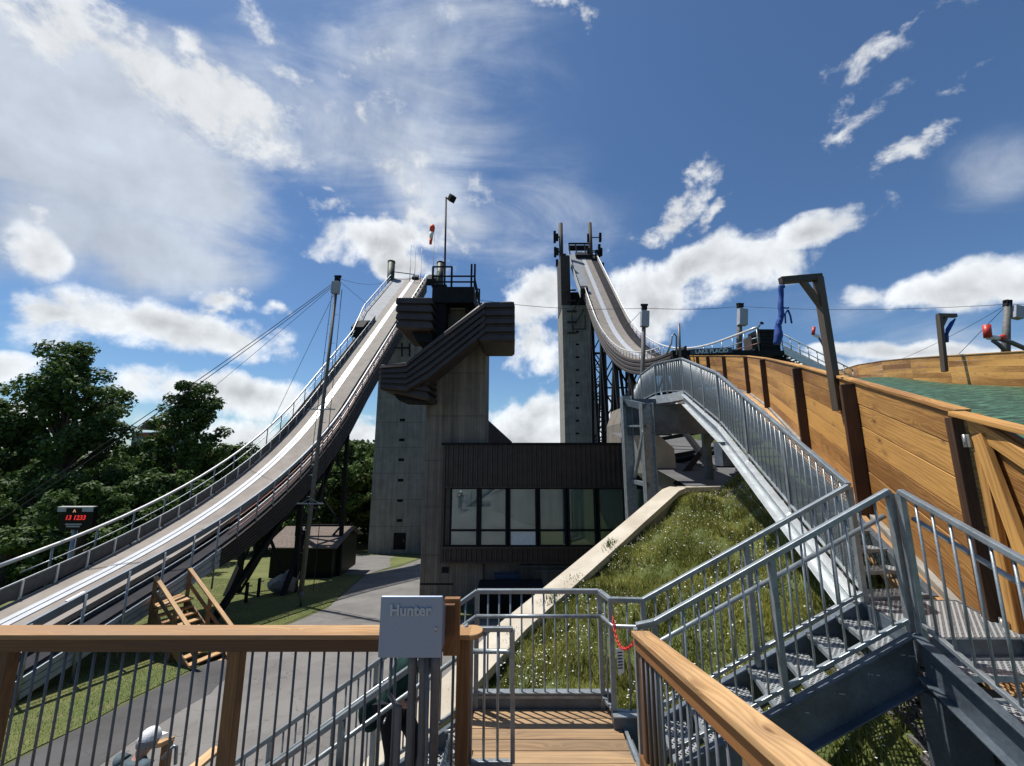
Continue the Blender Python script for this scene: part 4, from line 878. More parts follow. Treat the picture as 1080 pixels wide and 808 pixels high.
# supports
for Y, lv in ((36, 1), (43, 2), (50, 3), (57, 4), (64, 5)):
    c_, _ = K.c(Y); bent(hj, Y, c_.x-1.9, c_.x+1.9, c_.z-hfd(Y), gz(Y)-.3, lvls=lv, r=.2, splay=.6)
for i, (Ya, Yb) in enumerate(((36, 43), (43, 50), (50, 57), (57, 64))):
    for sx in (-1.9, 1.9):
        ca, cb = K.c(Ya)[0], K.c(Yb)[0]; stick('diagonal_strut', (ca.x+sx*1.3, Ya, gz(Ya)), (cb.x+sx, Yb, cb.z-hfd(Yb)), .2, 'black_steel', hj, square=True)
        stick('diagonal_strut', (cb.x+sx*1.2, Yb, gz(Yb)), (ca.x+sx, Ya, ca.z-hfd(Ya)), .14, 'black_steel', hj, square=True)
# concrete tower of the high jump
HY = 74.0
x0, x1 = P(595.5, 440, HY).x, P(628, 440, HY).x; zt = P(610, 322, HY).z
ht = thing('high_jump_tower', 'tall slim concrete tower with antenna masts holding up the high ski jump', 'tower', ((x0+x1)/2, HY+3, -12))
b = MB(); b.box((x0, HY, -12), (x1, HY+7.5, zt)); b.build('shaft', 'tower_con', ht)
xa, xb = P(592, 300, HY).x, P(602, 300, HY).x
b = MB(); b.box((xa, HY+.5, zt-.5), (xb, HY+6.5, P(600, 268, HY).z)); b.build('stair_shaft', 'brown_metal2', ht)
b = MB(); b.box((xb, HY+1.5, zt-.5), (P(626, 300, HY).x, HY+6.5, P(600, 305, HY).z)); b.build('upper_frame', 'black_steel', ht)
for k in range(9):
    p = P(609, 352+k*13.4-2, HY); MB().box((p.x-.32, HY-.03, p.z-.17), (p.x+.32, HY+.01, p.z+.17)).build('slot', 'black', ht)
for k in range(5): MB().box((P(597, 300, HY).x+.0, HY-.3, P(600, 352, HY).z+k*2.2+.0), (P(607, 300, HY).x, HY, P(600, 352, HY).z+k*2.2+.25)).build('side_rib', 'brown_metal2', ht)
b = MB()
for (a_, c_) in (((603, 330), (612, 316)), ((604, 346), (616, 326)), ((603, 332), (604, 352)), ((604, 347), (618, 347)), ((617, 347), (617, 332))): b.beam(P(*a_, HY-.5), P(*c_, HY-.5), .18, .18)
b.build('side_bracket', 'brown_metal2', ht)
for i, (px, t_) in enumerate(((592.5, 236), (624, 235.5))):
    mt = thing('antenna_mast', ['thick dark mast hung with panel antennas left of the high jump top', 'thick dark mast crowded with panel antennas right of the high jump top'][i], 'antenna mast', P(px, 290, 80))
    p, q = P(px, 292, 80), P(px, t_, 80); MB().tube([(p.x, 80, p.z), (p.x, 80, q.z)], .46 if i == 0 else .44, 14).build('mast', 'brown_metal2', mt)
    sp = [(-7.5, 244, 12), (-5, 247, 7), (-7, 261, 10), (-4.5, 262, 7), (-5, 274, 7), (3, 268, 8), (4, 280, 8)] if i == 0 else [(9, 246, 9), (8, 258, 13), (10, 262, 8), (-3.5, 247, 8), (-3.5, 262, 9), (5, 264, 10)]
    for dx_, y_, h_ in sp:
        a_ = P(px+dx_, y_, 80); c_ = P(px+dx_, y_+h_, 80); stick('panel_antenna', c_, a_, .26, 'black_steel', mt, square=True)
        stick('antenna_arm', (p.x, 80, (a_.z+c_.z)/2), ((a_.x+c_.x)/2, 80, (a_.z+c_.z)/2), .08, 'black_steel', mt, square=True)
b = MB(); a_, c_ = P(633, 278, 80), P(637, 290, 80); b.box((a_.x, 79.5, c_.z), (c_.x, 81, a_.z)); tag(b.build('antenna_cabinet', 'black_steel'), 'small dark cabinet hanging beside the right antenna mast of the high jump', 'cabinet')
# steel lattice tower beside it
lx0, lx1 = P(629, 440, 72).x, P(641, 440, 72).x; lt2 = thing('lattice_tower', 'slim dark steel lattice tower beside the high concrete tower', 'tower', ((lx0+lx1)/2, 73, -12))
z_a, z_b = -4.0, P(635, 372, 72).z
for x_ in (lx0, lx1):
    for y_ in (72, 74.2): stick('lattice_leg', (x_, y_, -12), (x_, y_, z_b+(9 if x_ == lx0 else 3)), .17, 'brown_metal2', lt2, square=True)
nseg = 8
for k in range(nseg):
    a_, c_ = z_a+(z_b-z_a)*k/nseg, z_a+(z_b-z_a)*(k+1)/nseg
    stick('lattice_brace', (lx0, 72, a_), (lx1, 72, c_), .09, 'brown_metal2', lt2, square=True); stick('lattice_brace', (lx1, 72, a_), (lx0, 72, c_), .09, 'brown_metal2', lt2, square=True); stick('lattice_rung', (lx0, 72, c_), (lx1, 72, c_), .09, 'brown_metal2', lt2, square=True)
# small concrete house with rail and tank below the high jump
ch = thing('concrete_pump_house', 'small rough concrete house with pipe rail and roof box behind the dark building', 'building', P(672, 470, 33))
b = MB(); b.prism([P(655, 500, 33), P(655, 446, 33), P(661, 428, 33), P(700, 424, 33), P(704, 500, 33)], (0, 5, 0)); b.build('house_wall', 'dark_con', ch)
b = MB(); b.tube([P(655, 450, 32.8), P(655.5, 436, 32.8), P(659, 431, 32.8), P(668, 430, 32.8)], .06, 8); b.build('pipe_rail', 'galv', ch)
b = MB(); b.prism([P(663, 428, 34), P(663, 419, 34), P(676, 419, 34), P(676, 428, 34)], (0, 1, 0)); b.build('roof_box', 'black_steel', ch)

# ================================================================== COACHES' PLATFORM right of the takeoff
cp = thing('coaches_platform', 'dark steel platform with black booth and pale stair right of the high takeoff', 'platform', P(826, 372, 28.4))
z_ = P(826, 370, 28).z
b = MB(); b.box((P(772, 370, 28).x, 27.9, z_-.35), (P(826, 370, 28).x, 31, z_)); b.build('platform_deck', 'black_steel', cp)
b = MB(); a_, c_ = P(800.5, 347, 28.2), P(821, 347, 28.2); n_ = 6
for k in range(n_):
    za_, zc_ = z_+(a_.z-z_)*k/n_, z_+(a_.z-z_)*(k+1)/n_; b.box((a_.x, 28.2, za_+.02), (c_.x, 28.26, zc_-.02))
b.box((a_.x, 28.26, z_), (c_.x, 29.6, a_.z)); b.build('booth', 'black_steel', cp)
b = MB(); b.tube([P(799.8, 368, 28.1), P(799.5, 346, 28.1), P(803, 340.5, 28.1)], .05, 6); b.beam(P(802, 340, 28.1), P(805, 341.5, 28.1), .12, .12); b.build('small_lamp', 'black_steel', cp)
b = MB(); a_, c_ = P(792, 354, 28.3), P(799, 368, 28.3); b.box((a_.x, 28.3, c_.z), (c_.x, 29.3, a_.z)); b.build('small_cabinet', 'brown_metal2', cp)
s0, s1 = P(826, 369, 28), P(902, 408, 28)
for dy in (0, 1.3):
    o_ = Vector((0, dy, 0)); b = MB(); b.beam(s0+o_, s1+o_, .08, .5); b.build('stringer', 'white_paint' if dy == 0 else 'black_steel', cp)
    for hh, r_ in ((1.15, .045), (.6, .035)):
        b = MB(); b.tube([s0+o_+Vector((0, 0, hh+.1)), s1+o_+Vector((0, 0, hh+.1))], r_, 8); b.build('stair_rail', 'white_paint', cp)
    for k in range(9): q = lerp(s0, s1, k/8)+o_; stick('rail_post', q, q+Vector((0, 0, 1.22)), .035, 'galv', cp)
b = MB()
for k in range(18): q = lerp(s0, s1, (k+.5)/18); b.box((q.x-.15, q.y, q.z-.02), (q.x+.15, q.y+1.3, q.z+.02))
b.build('treads', 'galv', cp)
b = MB(); b.beam(P(824, 372, 28.6), P(818, 380, 28.6), .3, .3); b.beam(P(822, 384, 28.6), P(832, 371, 28.6), .15, .15); b.build('underframe', 'black_steel', cp)
# warning arm behind (red and white)
def snow_gun(px, py, Y, s, label, legs):
    t_ = thing('snow_gun', label, 'snow gun', P(*legs[-1], Y)); q = lambda a_: P(a_[0], a_[1], Y)
    MB().tube([q(px), q(py)], .13*s, 10).build('red_drum', 'red_paint', t_); return t_, q
t_, q = snow_gun((858.5, 345), (857.5, 353), 30, .9, 'small red and white snow gun on a tilted mast behind the pale stair', [(868, 364)])
MB().tube([q((858.5, 353)), q((864, 355.5))], .12, 8).build('white_collar', 'white_paint', t_); MB().tube([q((863, 355)), q((869, 366)), q((876, 382))], .07, 8).build('tilted_mast', 'conduit', t_)

# ================================================================== TIMBER FENCES
def fence(name, label, stations, out, posts=True, nb=6, grp=None, sub='fence_wood', mode='far'):
    """stations: [(foot point, top point)] along the fence, out: horizontal vector to the side where the posts stand"""
    t_ = thing(name, label, 'fence', stations[0][0], grp)
    bb = MB()
    for i in range(len(stations)-1):
        (fa, ta), (fc, tc_) = stations[i], stations[i+1]; hA = (ta-fa).length
        for k in range(nb):
            a_, c_ = lerp(fa, ta, (k+.5)/nb), lerp(fc, tc_, (k+.5)/nb); jit = Vector(out)*random.uniform(-.004, .004)
            h_ = (hA+(tc_-fc).length)/2/nb-(.014 if mode == 'near' else .003); bb.beam(a_+jit, c_+jit, .045, h_, plumb=True)
    bb.build('board_panel', sub, t_, bevel=.004)
    bb = MB()
    for i in range(len(stations)-1): bb.beam(stations[i][1]+Vector((0, 0, .022)), stations[i+1][1]+Vector((0, 0, .022)), .11, .04)
    bb.build('top_cap', sub, t_, bevel=.004)
    if posts:
        for i, (f_, tp_) in enumerate(stations):
            if i == 0 and not posts == 'all': continue
            d = Vector(out); dp = .08 if (i == 0 and 'near' in mode) else .165; c_ = f_+d*(.03+dp/2); bb = MB(); h0 = -.25
            for s_ in (-1, 1):
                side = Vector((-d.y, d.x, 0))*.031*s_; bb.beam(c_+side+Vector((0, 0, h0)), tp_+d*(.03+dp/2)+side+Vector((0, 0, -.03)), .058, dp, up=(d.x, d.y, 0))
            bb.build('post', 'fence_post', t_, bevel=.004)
    return t_
OUT = Vector((-.893, .449, 0))
def fence_at(px):          # where the view line meets the fence's plan line
    u = ray(px, 420); k = u.x/u.y
    for Y in np.arange(3.0, 19.5, .01):
        if fx(Y)/Y <= k: return float(Y)
    return 19.5
st_ = []
for px, ty in ((1013, 436.5), (905, 403), (850, 387), (812, 378.5), (787, 376)):
    Y = fence_at(px); tz = P(px, ty, Y).z; st_.append((Vector((fx(Y), Y, min(ffoot(Y), tz-1.2))), Vector((fx(Y), Y, tz))))
for px, Y in ((765, 22.2), (748, 24.2), (737, 25.8), (728, 27.2)):
    p = P(px, 375.5, Y); st_.append((Vector((p.x, Y, p.z-1.8)), p))
print('fence stations', [tuple(round(v, 2) for v in (a.x, a.y, a.z, c.z)) for a, c in st_])
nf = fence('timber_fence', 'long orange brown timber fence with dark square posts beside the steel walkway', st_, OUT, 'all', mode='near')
b = MB(); fp = [s_[0]+OUT*.24+Vector((0, 0, .0)) for s_ in st_[:6]]
led = thing('timber_ledge', 'narrow orange plank ledge at the foot of the timber fence', 'ledge', fp[0])
fp = [Vector((fp[0].x+.02, 2.2, fp[0].z-.62))]+fp
for i in range(len(fp)-1):
    for k in (-.06, .06, .18): b.beam(fp[i]+OUT*k, fp[i+1]+OUT*k, .112, .045)
b.build('ledge_planks', 'rail_wood', led, bevel=.004)
b = MB()
for i in range(len(fp)-1): b.beam(fp[i]-OUT*.17+Vector((0, 0, -.12)), fp[i+1]-OUT*.19+Vector((0, 0, -.14)), .07, .36)
b.build('concrete_kerb', 'tower_con', led)
b = MB()
for i in range(len(fp)-1): b.beam(fp[i]+Vector((0, 0, -.2)), fp[i+1]+Vector((0, 0, -.2)), .1, .22)
b.build('ledge_joist', 'post_wood', led)
# gate section with Z brace, continuing the fence towards the camera
g0f, g0t = st_[0]; g1t = P(1098, 477, 2.9); g1f = Vector((g1t.x, g1t.y, g1t.z-1.95))
dG = (g1t-g0t); dG.z = 0; dG.normalize(); outG = Vector((-dG.y, dG.x, 0)); outG = outG if outG.x < 0 else -outG
gt = thing('timber_gate', 'timber gate with diagonal brace and zinc hinges at the near end of the fence', 'gate', g1f)
a_t, a_f = g0t+dG*.16, g0f+dG*.16+Vector((0, 0, -.25))
b = MB()
for k in range(6): b.beam(lerp(a_f, a_t, (k+.5)/6), lerp(g1f, g1t, (k+.5)/6), .04, (a_t-a_f).length/6-.01, plumb=True)
b.build('board_panel', 'fence_wood', gt, bevel=.003)
b = MB(); o_ = outG*.05
b.beam(a_t+o_-Vector((0, 0, .09)), g1t+o_-Vector((0, 0, .09)), .045, .15, plumb=True); b.beam(a_f+o_+dG*.06, a_t+o_+dG*.06-Vector((0, 0, .18)), .1, .045, up=outG)
b.build('frame', 'fence_wood', gt, bevel=.004)
b = MB(); b.beam(a_t+outG*.075+dG*.12-Vector((0, 0, .2)), lerp(g1f, g1t, .12)+outG*.075, .12, .045, up=outG); b.build('diagonal_brace', 'fence_wood', gt, bevel=.004)
b = MB(); b.beam(g0t+outG*.1+dG*.1, g1t+outG*.0+dG*.5, .12, .04); b.build('top_cap', 'fence_wood', gt, bevel=.004)
b = MB()
hp = a_t+outG*.085-dG*.02
b.beam(hp-Vector((0, 0, .30)), hp-Vector((0, 0, .19)), .09, .012, up=outG); b.tube([hp+outG*.012-Vector((0, 0, .30)), hp+outG*.012-Vector((0, 0, .19))], .011, 8); b.build('hinge', 'hinge', gt)
hp = lerp(a_f, a_t, .22)+outG*.085
b = MB(); b.beam(hp-Vector((0, 0, .06)), hp+Vector((0, 0, .06)), .09, .012, up=outG); b.tube([hp+outG*.012-Vector((0, 0, .06)), hp+outG*.012+Vector((0, 0, .06))], .011, 8); b.build('hinge', 'hinge', gt)
# far fence
fs = []
topl = [(884, 391), (905, 385), (930, 381), (960, 378), (1000, 375.3), (1080, 371), (1180, 366)]
for px, ty in topl:
    k = ray(px, ty); kk = k.x/k.y; Y = 12.5/(kk-.503); Y = min(Y, 60); tz = P(px, ty, Y).z; by = interp([884, 940, 1080, 1180], [403, 406, 409.5, 412], px); bz = P(px, by, Y).z
    fs.append((Vector((12.5+.503*Y, Y, min(bz, tz-1.5)-.15)), Vector((12.5+.503*Y, Y, tz))))
ff = fence('far_timber_fence', 'far orange brown timber fence across the green landing mats', fs, -OUT, 'all', nb=6)

# ================================================================== GANTRIES WITH BLUE WIND STREAMERS
def gantry(label, pb, ptop, parm, Y, w_, sl, sock_label, armlen=None):
    t_ = thing('timber_gantry', label, 'post', P(*pb, Y)); bot, top = P(*pb, Y), P(*ptop, Y); arm = P(*parm, Y)
    MB().beam(bot, top, w_, w_*1.2).build('upright', 'gantry_wood', t_, bevel=.006)
    o_ = Vector((w_*.5*(1 if arm.x < top.x else -1), 0, w_*.1)); MB().beam(arm, top+o_, w_*.95, w_*1.05).build('arm', 'gantry_wood', t_, bevel=.006)
    d = (arm-top); MB().beam(lerp(top, bot, .24), top+d*.45, w_*.7, w_*.8).build('knee_brace', 'gantry_wood', t_, bevel=.006)
    hk = arm+(top-arm).normalized()*.06; MB().tube([hk-Vector((0, 0, w_*.5)), hk-Vector((0, 0, w_*.5+.09))], .008, 6).build('hook', 'hinge', t_)
    return hk-Vector((0, 0, w_*.5+.08))
YG = 6.75
hk = gantry('grey brown timber gantry bolted to the near fence, arm to the left', (884.5, 433), (862.5, 293), (823, 296), YG, .115, 1, '')
bs = thing('blue_streamer', 'long crumpled blue cloth tube hanging from the near timber gantry', 'wind streamer', hk)
pts = [hk, P(823.5, 302, YG), P(824, 318, YG), P(823, 335, YG), P(820.5, 350, YG), P(820, 363, YG)]
pp_ = []; rr_ = []
for i in range(36):
    k = i/35*(len(pts)-1); j = min(int(k), len(pts)-2); q = lerp(pts[j], pts[j+1], k-j); pp_.append(q+Vector((.008*math.sin(i*.7), .010*math.cos(i*.5), 0))); rr_.append(interp([0, 3, 12, 22, 30, 35], [.015, .036, .042, .048, .068, .06], i)*(1+.05*math.sin(i*.9)+.02*math.sin(i*2.3)))
MB().tube(pp_, rr_, 12).build('cloth_tube', 'blue_cloth', bs)
b = MB(); p0 = P(824.5, 324.5, YG); b.tube([p0, P(831, 325, YG), P(832, 324, YG)], .012, 6); b.build('hanger', 'blue_cloth', bs)
b = MB(); b.tube([P(831, 327, YG), P(828, 331, YG), P(828.5, 341, YG)], .014, 6); b.tube([P(831, 327, YG), P(833.5, 333, YG), P(835, 341, YG)], .016, 6); b.build('ribbon', 'blue_cloth', bs)
YG2 = 18.8
hk = gantry('smaller dark timber gantry beyond the far fence, arm to the right', (996.5, 392), (990.5, 333), (1008, 333), YG2, .17, 1, '')
bs = thing('blue_streamer', 'short blue cloth tube blown aside from the far timber gantry', 'wind streamer', hk)
MB().tube([hk, P(1003.5, 341, YG2), P(999.5, 348, YG2), P(998, 355, YG2), P(999, 361, YG2)], [.03, .09, .1, .09, .06], 10).build('cloth_tube', 'blue_cloth', bs)

# ================================================================== LIGHT POLES, WIRES
def pole(label, pb, pt_, Y, r, bw, bh, side=0, Yb=None):
    t_ = thing('equipment_pole', label, 'pole', P(*pb, Yb or Y)); b0, b1 = P(*pb, Yb or Y), P(*pt_, Y)
    MB().tube([b0, lerp(b0, b1, .5), b1], [r, r*.8, r*.62], 12).build('pole_shaft', 'grey_pole', t_)
    d = (b1-b0).normalized(); c_ = b1-d*(bh*.75)+Vector((side*(r+bw*.3), -r*.8, 0))
    b = MB(); b.beam(c_-d*bh*.5, c_+d*bh*.5, bw, bw*.7, up=(0, 1, 0)); b.build('equipment_box', 'board_grey', t_, bevel=.02)
    b = MB(); b.beam(b1-d*.12, b1+d*.22, bw*.62, bw*.5, up=(0, 1, 0)); b.beam(b1+d*.2-Vector((bw*.45, 0, 0)), b1+d*.2+Vector((bw*.45, 0, 0)), .12, .1); b.build('top_bracket', 'black_steel', t_)
    return t_, b0, b1, d
YP = 21.5
pl, pb0, pb1, pd = pole('tall leaning pole with box and crossarms in front of the left ski jump', (317, 628), (356, 295), YP, .125, .42, .72)
for k in np.linspace(.12, .94, 26): 
    c_ = lerp(pb0, pb1, k); s_ = 1 if int(k*100) % 2 else -1; stick('step_peg', c_, c_+Vector((s_*.28, -.02, .0)), .012, 'galv', pl, sides=6)
for py_k, wd in ((443, .75), (540, .7)):
    k = (py_k-295)/(628-295); c_ = lerp(pb1, pb0, k); b = MB(); b.beam(c_+Vector((-wd, -.12, 0)), c_+Vector((wd, -.12, 0)), .06, .06); b.beam(c_+Vector((-wd*.7, -.1, 0)), c_+Vector((0, -.1, .28)), .03, .03); b.beam(c_+Vector((wd*.7, -.1, 0)), c_+Vector((0, -.1, .28)), .03, .03); b.build('crossarm', 'galv', pl)
b = MB(); b.tube([pb1+Vector((.3, 0, -.6)), pb0+Vector((.62, 0, .2))], .02, 6); b.tube([pb1+Vector((-.25, 0, -.6)), pb0+Vector((-.30, 0, .4))], .018, 6); b.build('conduit_run', 'wire', pl)
pB, _, pB1, _ = pole('grey brown pole with box rising in front of the curved jump', (676, 470), (679.5, 325), 22, .17, .45, .95)
pC, _, pC1, _ = pole('pole with pale box behind the end of the high takeoff rail', (779, 392), (780.5, 323), 30.5, .26, .66, 1.35, .2)
pD, _, pD1, _ = pole('dark pole with grey box behind the far fence at the right', (1060, 392), (1062.5, 321), 20.5, .2, .45, .72, 1)
def wire(name, label, pts, sag, r=.012):
    a_, c_ = pts; pp = []
    for i in range(17): k = i/16; q = lerp(a_, c_, k); q.z -= sag*4*k*(1-k); pp.append(q)
    return tag(MB().tube(pp, r, 5).build(name, 'wire'), label, 'cable')
wire('overhead_cable', 'thin cable from the tower platform to the pole in front of the curved jump', (P(506, 316.5, 21), pB1), .25, .014)
wire('overhead_cable', 'thin cable between the two poles beside the high takeoff', (pB1, pC1), .15, .016)
wire('overhead_cable', 'thin cable from the takeoff pole to the dark pole at the right', (pC1, pD1), .3, .014)
wire('overhead_cable', 'thin cable running off to the right from the dark right pole', (pD1, P(1150, 314, 19)), .1, .014)
wire('guy_wire', 'guy wire from the dark right pole down to the far fence', (pD1, P(1000, 385, 24)), 0, .014)
wire('guy_wire', 'fainter second guy wire left of the dark right pole', (pD1, P(935, 385, 29)), 0.2, .012)
wire('guy_wire', 'upper thick cable from the leaning pole across the left trees', (pb1, P(-60, 580, 14)), .25, .017)
wire('guy_wire', 'lower thick cable from the leaning pole across the left trees', (pb1-Vector((0, 0, .12)), P(-60, 588, 14)), .28, .017)
wire('guy_wire', 'thin pale cable from the leaning pole toward the clouds and right tree', (pb1-Vector((0, 0, .2)), P(150, 470, 30)), .1, .012)
wire('guy_wire', 'steep thin guy wire left of the leaning pole', (pb1-Vector((0, 0, .5)), P(285, 450, 22)), 0, .011)
wire('guy_wire', 'short guy wire from the leaning pole right to the jump rail', (pb1, P(386, 320, 30)), 0, .012)
wire('guy_wire', 'long slack cable from the leaning pole to the top of the left jump', (pb1+Vector((0, 0, .1)), P(404, 298, 40)), .3, .012)
wire('guy_wire', 'guy wire from the pole in front of the curved jump to the jump rim', (pB1, P(660, 345, 24)), 0, .014)
# right snow gun
t_, q = snow_gun((1040.5, 343), (1042, 356), 19.8, 1.25, 'red and white snow gun arm beside the dark right pole', [(1060, 372)])
MB().tube([q((1042.5, 356)), q((1053, 356.5))], .13, 8).build('white_collar', 'white_paint', t_); MB().tube([q((1053, 357)), q((1059, 355.5))], .15, 8).build('red_joint', 'red_paint', t_)
MB().tube([q((1047, 359)), q((1054, 364)), q((1060, 370))], .09, 8).build('lower_arm', 'conduit', t_); MB().tube([q((1056, 358)), q((1066, 361)), q((1083, 368.5))], .11, 8).build('mounting_beam', 'conduit', t_)
wp = thing('short_mast', 'short grey mast standing beside the takeoff hoop', 'mast', P(717, 385, 27)); MB().tube([P(717.5, 385, 27), P(716, 341.5, 27)], .09, 8).build('mast', 'conduit', wp)
# ================================================================== NEAR: STEEL RAILINGS AND STAIRS
RH = 1.07
def guardrail(name, label, base, grp=None, hand=None, infill=None, post_ids=None, spacing=.114, cat='railing', bal_lo=.10, mesh_from=None, top=True, bal=True, first_post=True, last_post=True, postsp=1.2, r=.022):
    """base: list of foot points. top rail, bottom rail, posts, balusters; hand = horizontal vector to the side of the handrail"""
    t_ = thing(name, label, cat, base[0], grp); base = [Vector(p) for p in base]; up = Vector((0, 0, 1))
    b = MB()
    for i in range(len(base)-1): b.beam(base[i]+up*RH, base[i+1]+up*RH, .05, .042, plumb=False)
    for i in range(1, len(base)-1): b.beam(base[i]+up*(RH-.021), base[i]+up*(RH+.021), .05, .05)
    b.build('top_rail', 'galv', t_, bevel=.006)
    b = MB()
    for i in range(len(base)-1): b.beam(base[i]+up*bal_lo, base[i+1]+up*bal_lo, .038, .03)
    b.build('bottom_rail', 'galv', t_, bevel=.004)
    if hand is not None:
        h = Vector(hand)*.075; b = MB(); hp = [p+h+up*.86 for p in base]; e0 = hp[0]-(hp[1]-hp[0]).normalized()*.0; b.tube(hp, .019, 10); b.build('handrail', 'galv', t_)
        b = MB()
        for i in range(len(base)-1):
            L = (base[i+1]-base[i]).length; n = max(1, int(L/1.2))
            for k in range(n):
                q = lerp(base[i], base[i+1], (k+.5)/n); b.tube([q+up*.80, q+h*.8+up*.81, q+h+up*.86], .008, 6)
        b.build('handrail_bracket', 'galv', t_)
    for i in range(len(base)-1):
        a_, c_ = base[i], base[i+1]; L = (c_-a_).length; n = max(1, int(round(L/postsp))) if L > .6 else 1
        for k in range(n+(1 if i == len(base)-2 else 0)):
            q = lerp(a_, c_, k/n)
            if (i == 0 and k == 0 and not first_post) or (i == len(base)-2 and k == n and not last_post): continue
            stick('post', q-up*.02, q+up*(RH-.02), r, 'galv', t_, square=True)
        hseg = Vector((c_.x-a_.x, c_.y-a_.y, 0)).length; nb_ = max(1, int(hseg/spacing))
        if infill == 'mesh' and (mesh_from is None or i >= mesh_from):
            b = MB(); H0, H1 = up*(bal_lo+.02), up*(RH-.03); hh = RH-.15
            b.face([a_+H0, c_+H0, c_+H1, a_+H1], [(0, 0), (L, 0), (L, hh), (0, hh)]); b.build('mesh_panel', 'wire_mesh', t_); sp = .13
            nb_ = max(1, int(hseg/sp))
        if bal:
            for k in range(1, nb_):
                q = lerp(a_, c_, k/nb_); stick('baluster', q+up*(bal_lo+.0), q+up*(RH-.02), .0095, 'galv', t_, sides=6)
    return t_
DZ = -2.5
# --- deck planks
dk = thing('plank_landing', 'tan plank landing between the steel railings', 'deck', (.35, 3.6, DZ))
b = MB(); y = 4.36
while y > 3.72:
    b.beam((-.37, y-.068, DZ-.02), (1.0 if y < 4.14 else .97, y-.068, DZ-.02), .13, .038); y -= .137
b.build('planks', 'deck_wood', dk, bevel=.003)
b = MB(); b.box((-.4, 3.45, DZ-.34), (1.08, 4.36, DZ-.045)); b.build('deck_frame', 'galv_shaded', dk)
b = MB(); b.box((-.40, 4.362, DZ-.2), (1.0, 4.40, DZ+.13)); b.build('toe_channel', 'galv_shaded', dk)
b = MB(); b.box((-.42, 4.355, DZ+.13), (1.0, 4.43, DZ+.14)); b.build('toe_flange', 'galv', dk)
b = MB(); b.box((.93, 4.06, DZ-.2), (1.3, 4.10, DZ+.10)); b.build('toe_channel', 'galv_shaded', dk)
b = MB(); b.box((.93, 4.05, DZ+.10), (1.3, 4.12, DZ+.11)); b.build('toe_flange', 'galv', dk)
b = MB(); b.box((1.0, 3.42, DZ-.2), (1.3, 3.46, DZ+.02)); b.box((.97, 3.42, DZ+.02), (1.3, 3.5, DZ+.03)); b.build('toe_channel', 'galv', dk)
b = MB(); b.box((-.42, 3.5, DZ-.25), (-.385, 4.36, DZ-.0)); b.build('side_plate', 'galv_shaded', dk)
b = MB(); b.beam((1.03, 4.06, DZ+.004), (1.02, 3.5, DZ+.004), .03, .02); b.build('edge_angle', 'galv', dk)
for x_ in (-.3, 1.0):
    for y_ in (3.6, 4.3): stick('deck_leg', (x_, y_, gz(y_)-.3 if x_ < 0 else -3.6), (x_, y_, DZ-.3), .05, 'galv', dk, square=True)
rp = thing('timber_ramp', 'near timber ramp planks rising toward the viewer', 'ramp', (.35, 3.0, DZ))
b = MB(); y = 3.70; 
while y > -1.6:
    z = DZ-.024+max(0, (3.35-y))*.213; z2 = DZ-.024+max(0, (3.35-(y-.068)))*.213; b.beam((-.36, y-.068, z2), (1.03, y-.068, z2), .13, .038); y -= .137
b.build('planks', 'deck_wood', rp, bevel=.003)
b = MB(); b.beam((-.3, 3.7, DZ-.14), (-.3, -1.6, DZ+.9), .06, .2); b.beam((.98, 3.7, DZ-.14), (.98, -1.6, DZ+.9), .06, .2); b.build('joist', 'post_wood', rp)
for x_ in (-.3, .98):
    for y_ in (.2, 2.6): stick('ramp_leg', (x_, y_, -5.2), (x_, y_, DZ-.1+(3.35-y_)*.213-.1), .05, 'post_wood', rp, square=True)
# --- railings of the landing and the far side of the right flight
A_ = Vector((-.36, 4.38, DZ)); B_ = Vector((.90, 4.38, DZ)); C_ = Vector((.957, 4.15, DZ)); D_ = Vector((1.27, 4.13, DZ)); E_ = Vector((3.31, 3.99, -1.41))
guardrail('landing_rail', 'galvanised steel railing along the back of the plank landing', [A_, B_], hand=(0, -1, 0))
guardrail('far_flight_rail', 'galvanised railing on the far side of the right stair flight, beside the meadow', [B_, C_, D_, E_], hand=(0, -1, 0), first_post=False)
N0 = Vector((1.03, 3.56, DZ)); N1 = Vector((1.18, 3.555, DZ+.03)); N2 = Vector((3.09, 3.33, -1.39))
guardrail('near_flight_rail', 'galvanised railing on the near side of the right stair flight', [N0, N1, N2], hand=(0, 1, 0))
def channel(mb, p, q, h, fl, outv, th=.012):
    p, q = Vector(p), Vector(q); up = Vector((0, 0, 1)); o_ = Vector(outv)
    mb.beam(p-up*h/2, q-up*h/2, th, h, plumb=True); mb.beam(p+o_*fl/2-up*th/2, q+o_*fl/2-up*th/2, fl, th); mb.beam(p+o_*fl/2-up*(h-th/2), q+o_*fl/2-up*(h-th/2), fl, th)
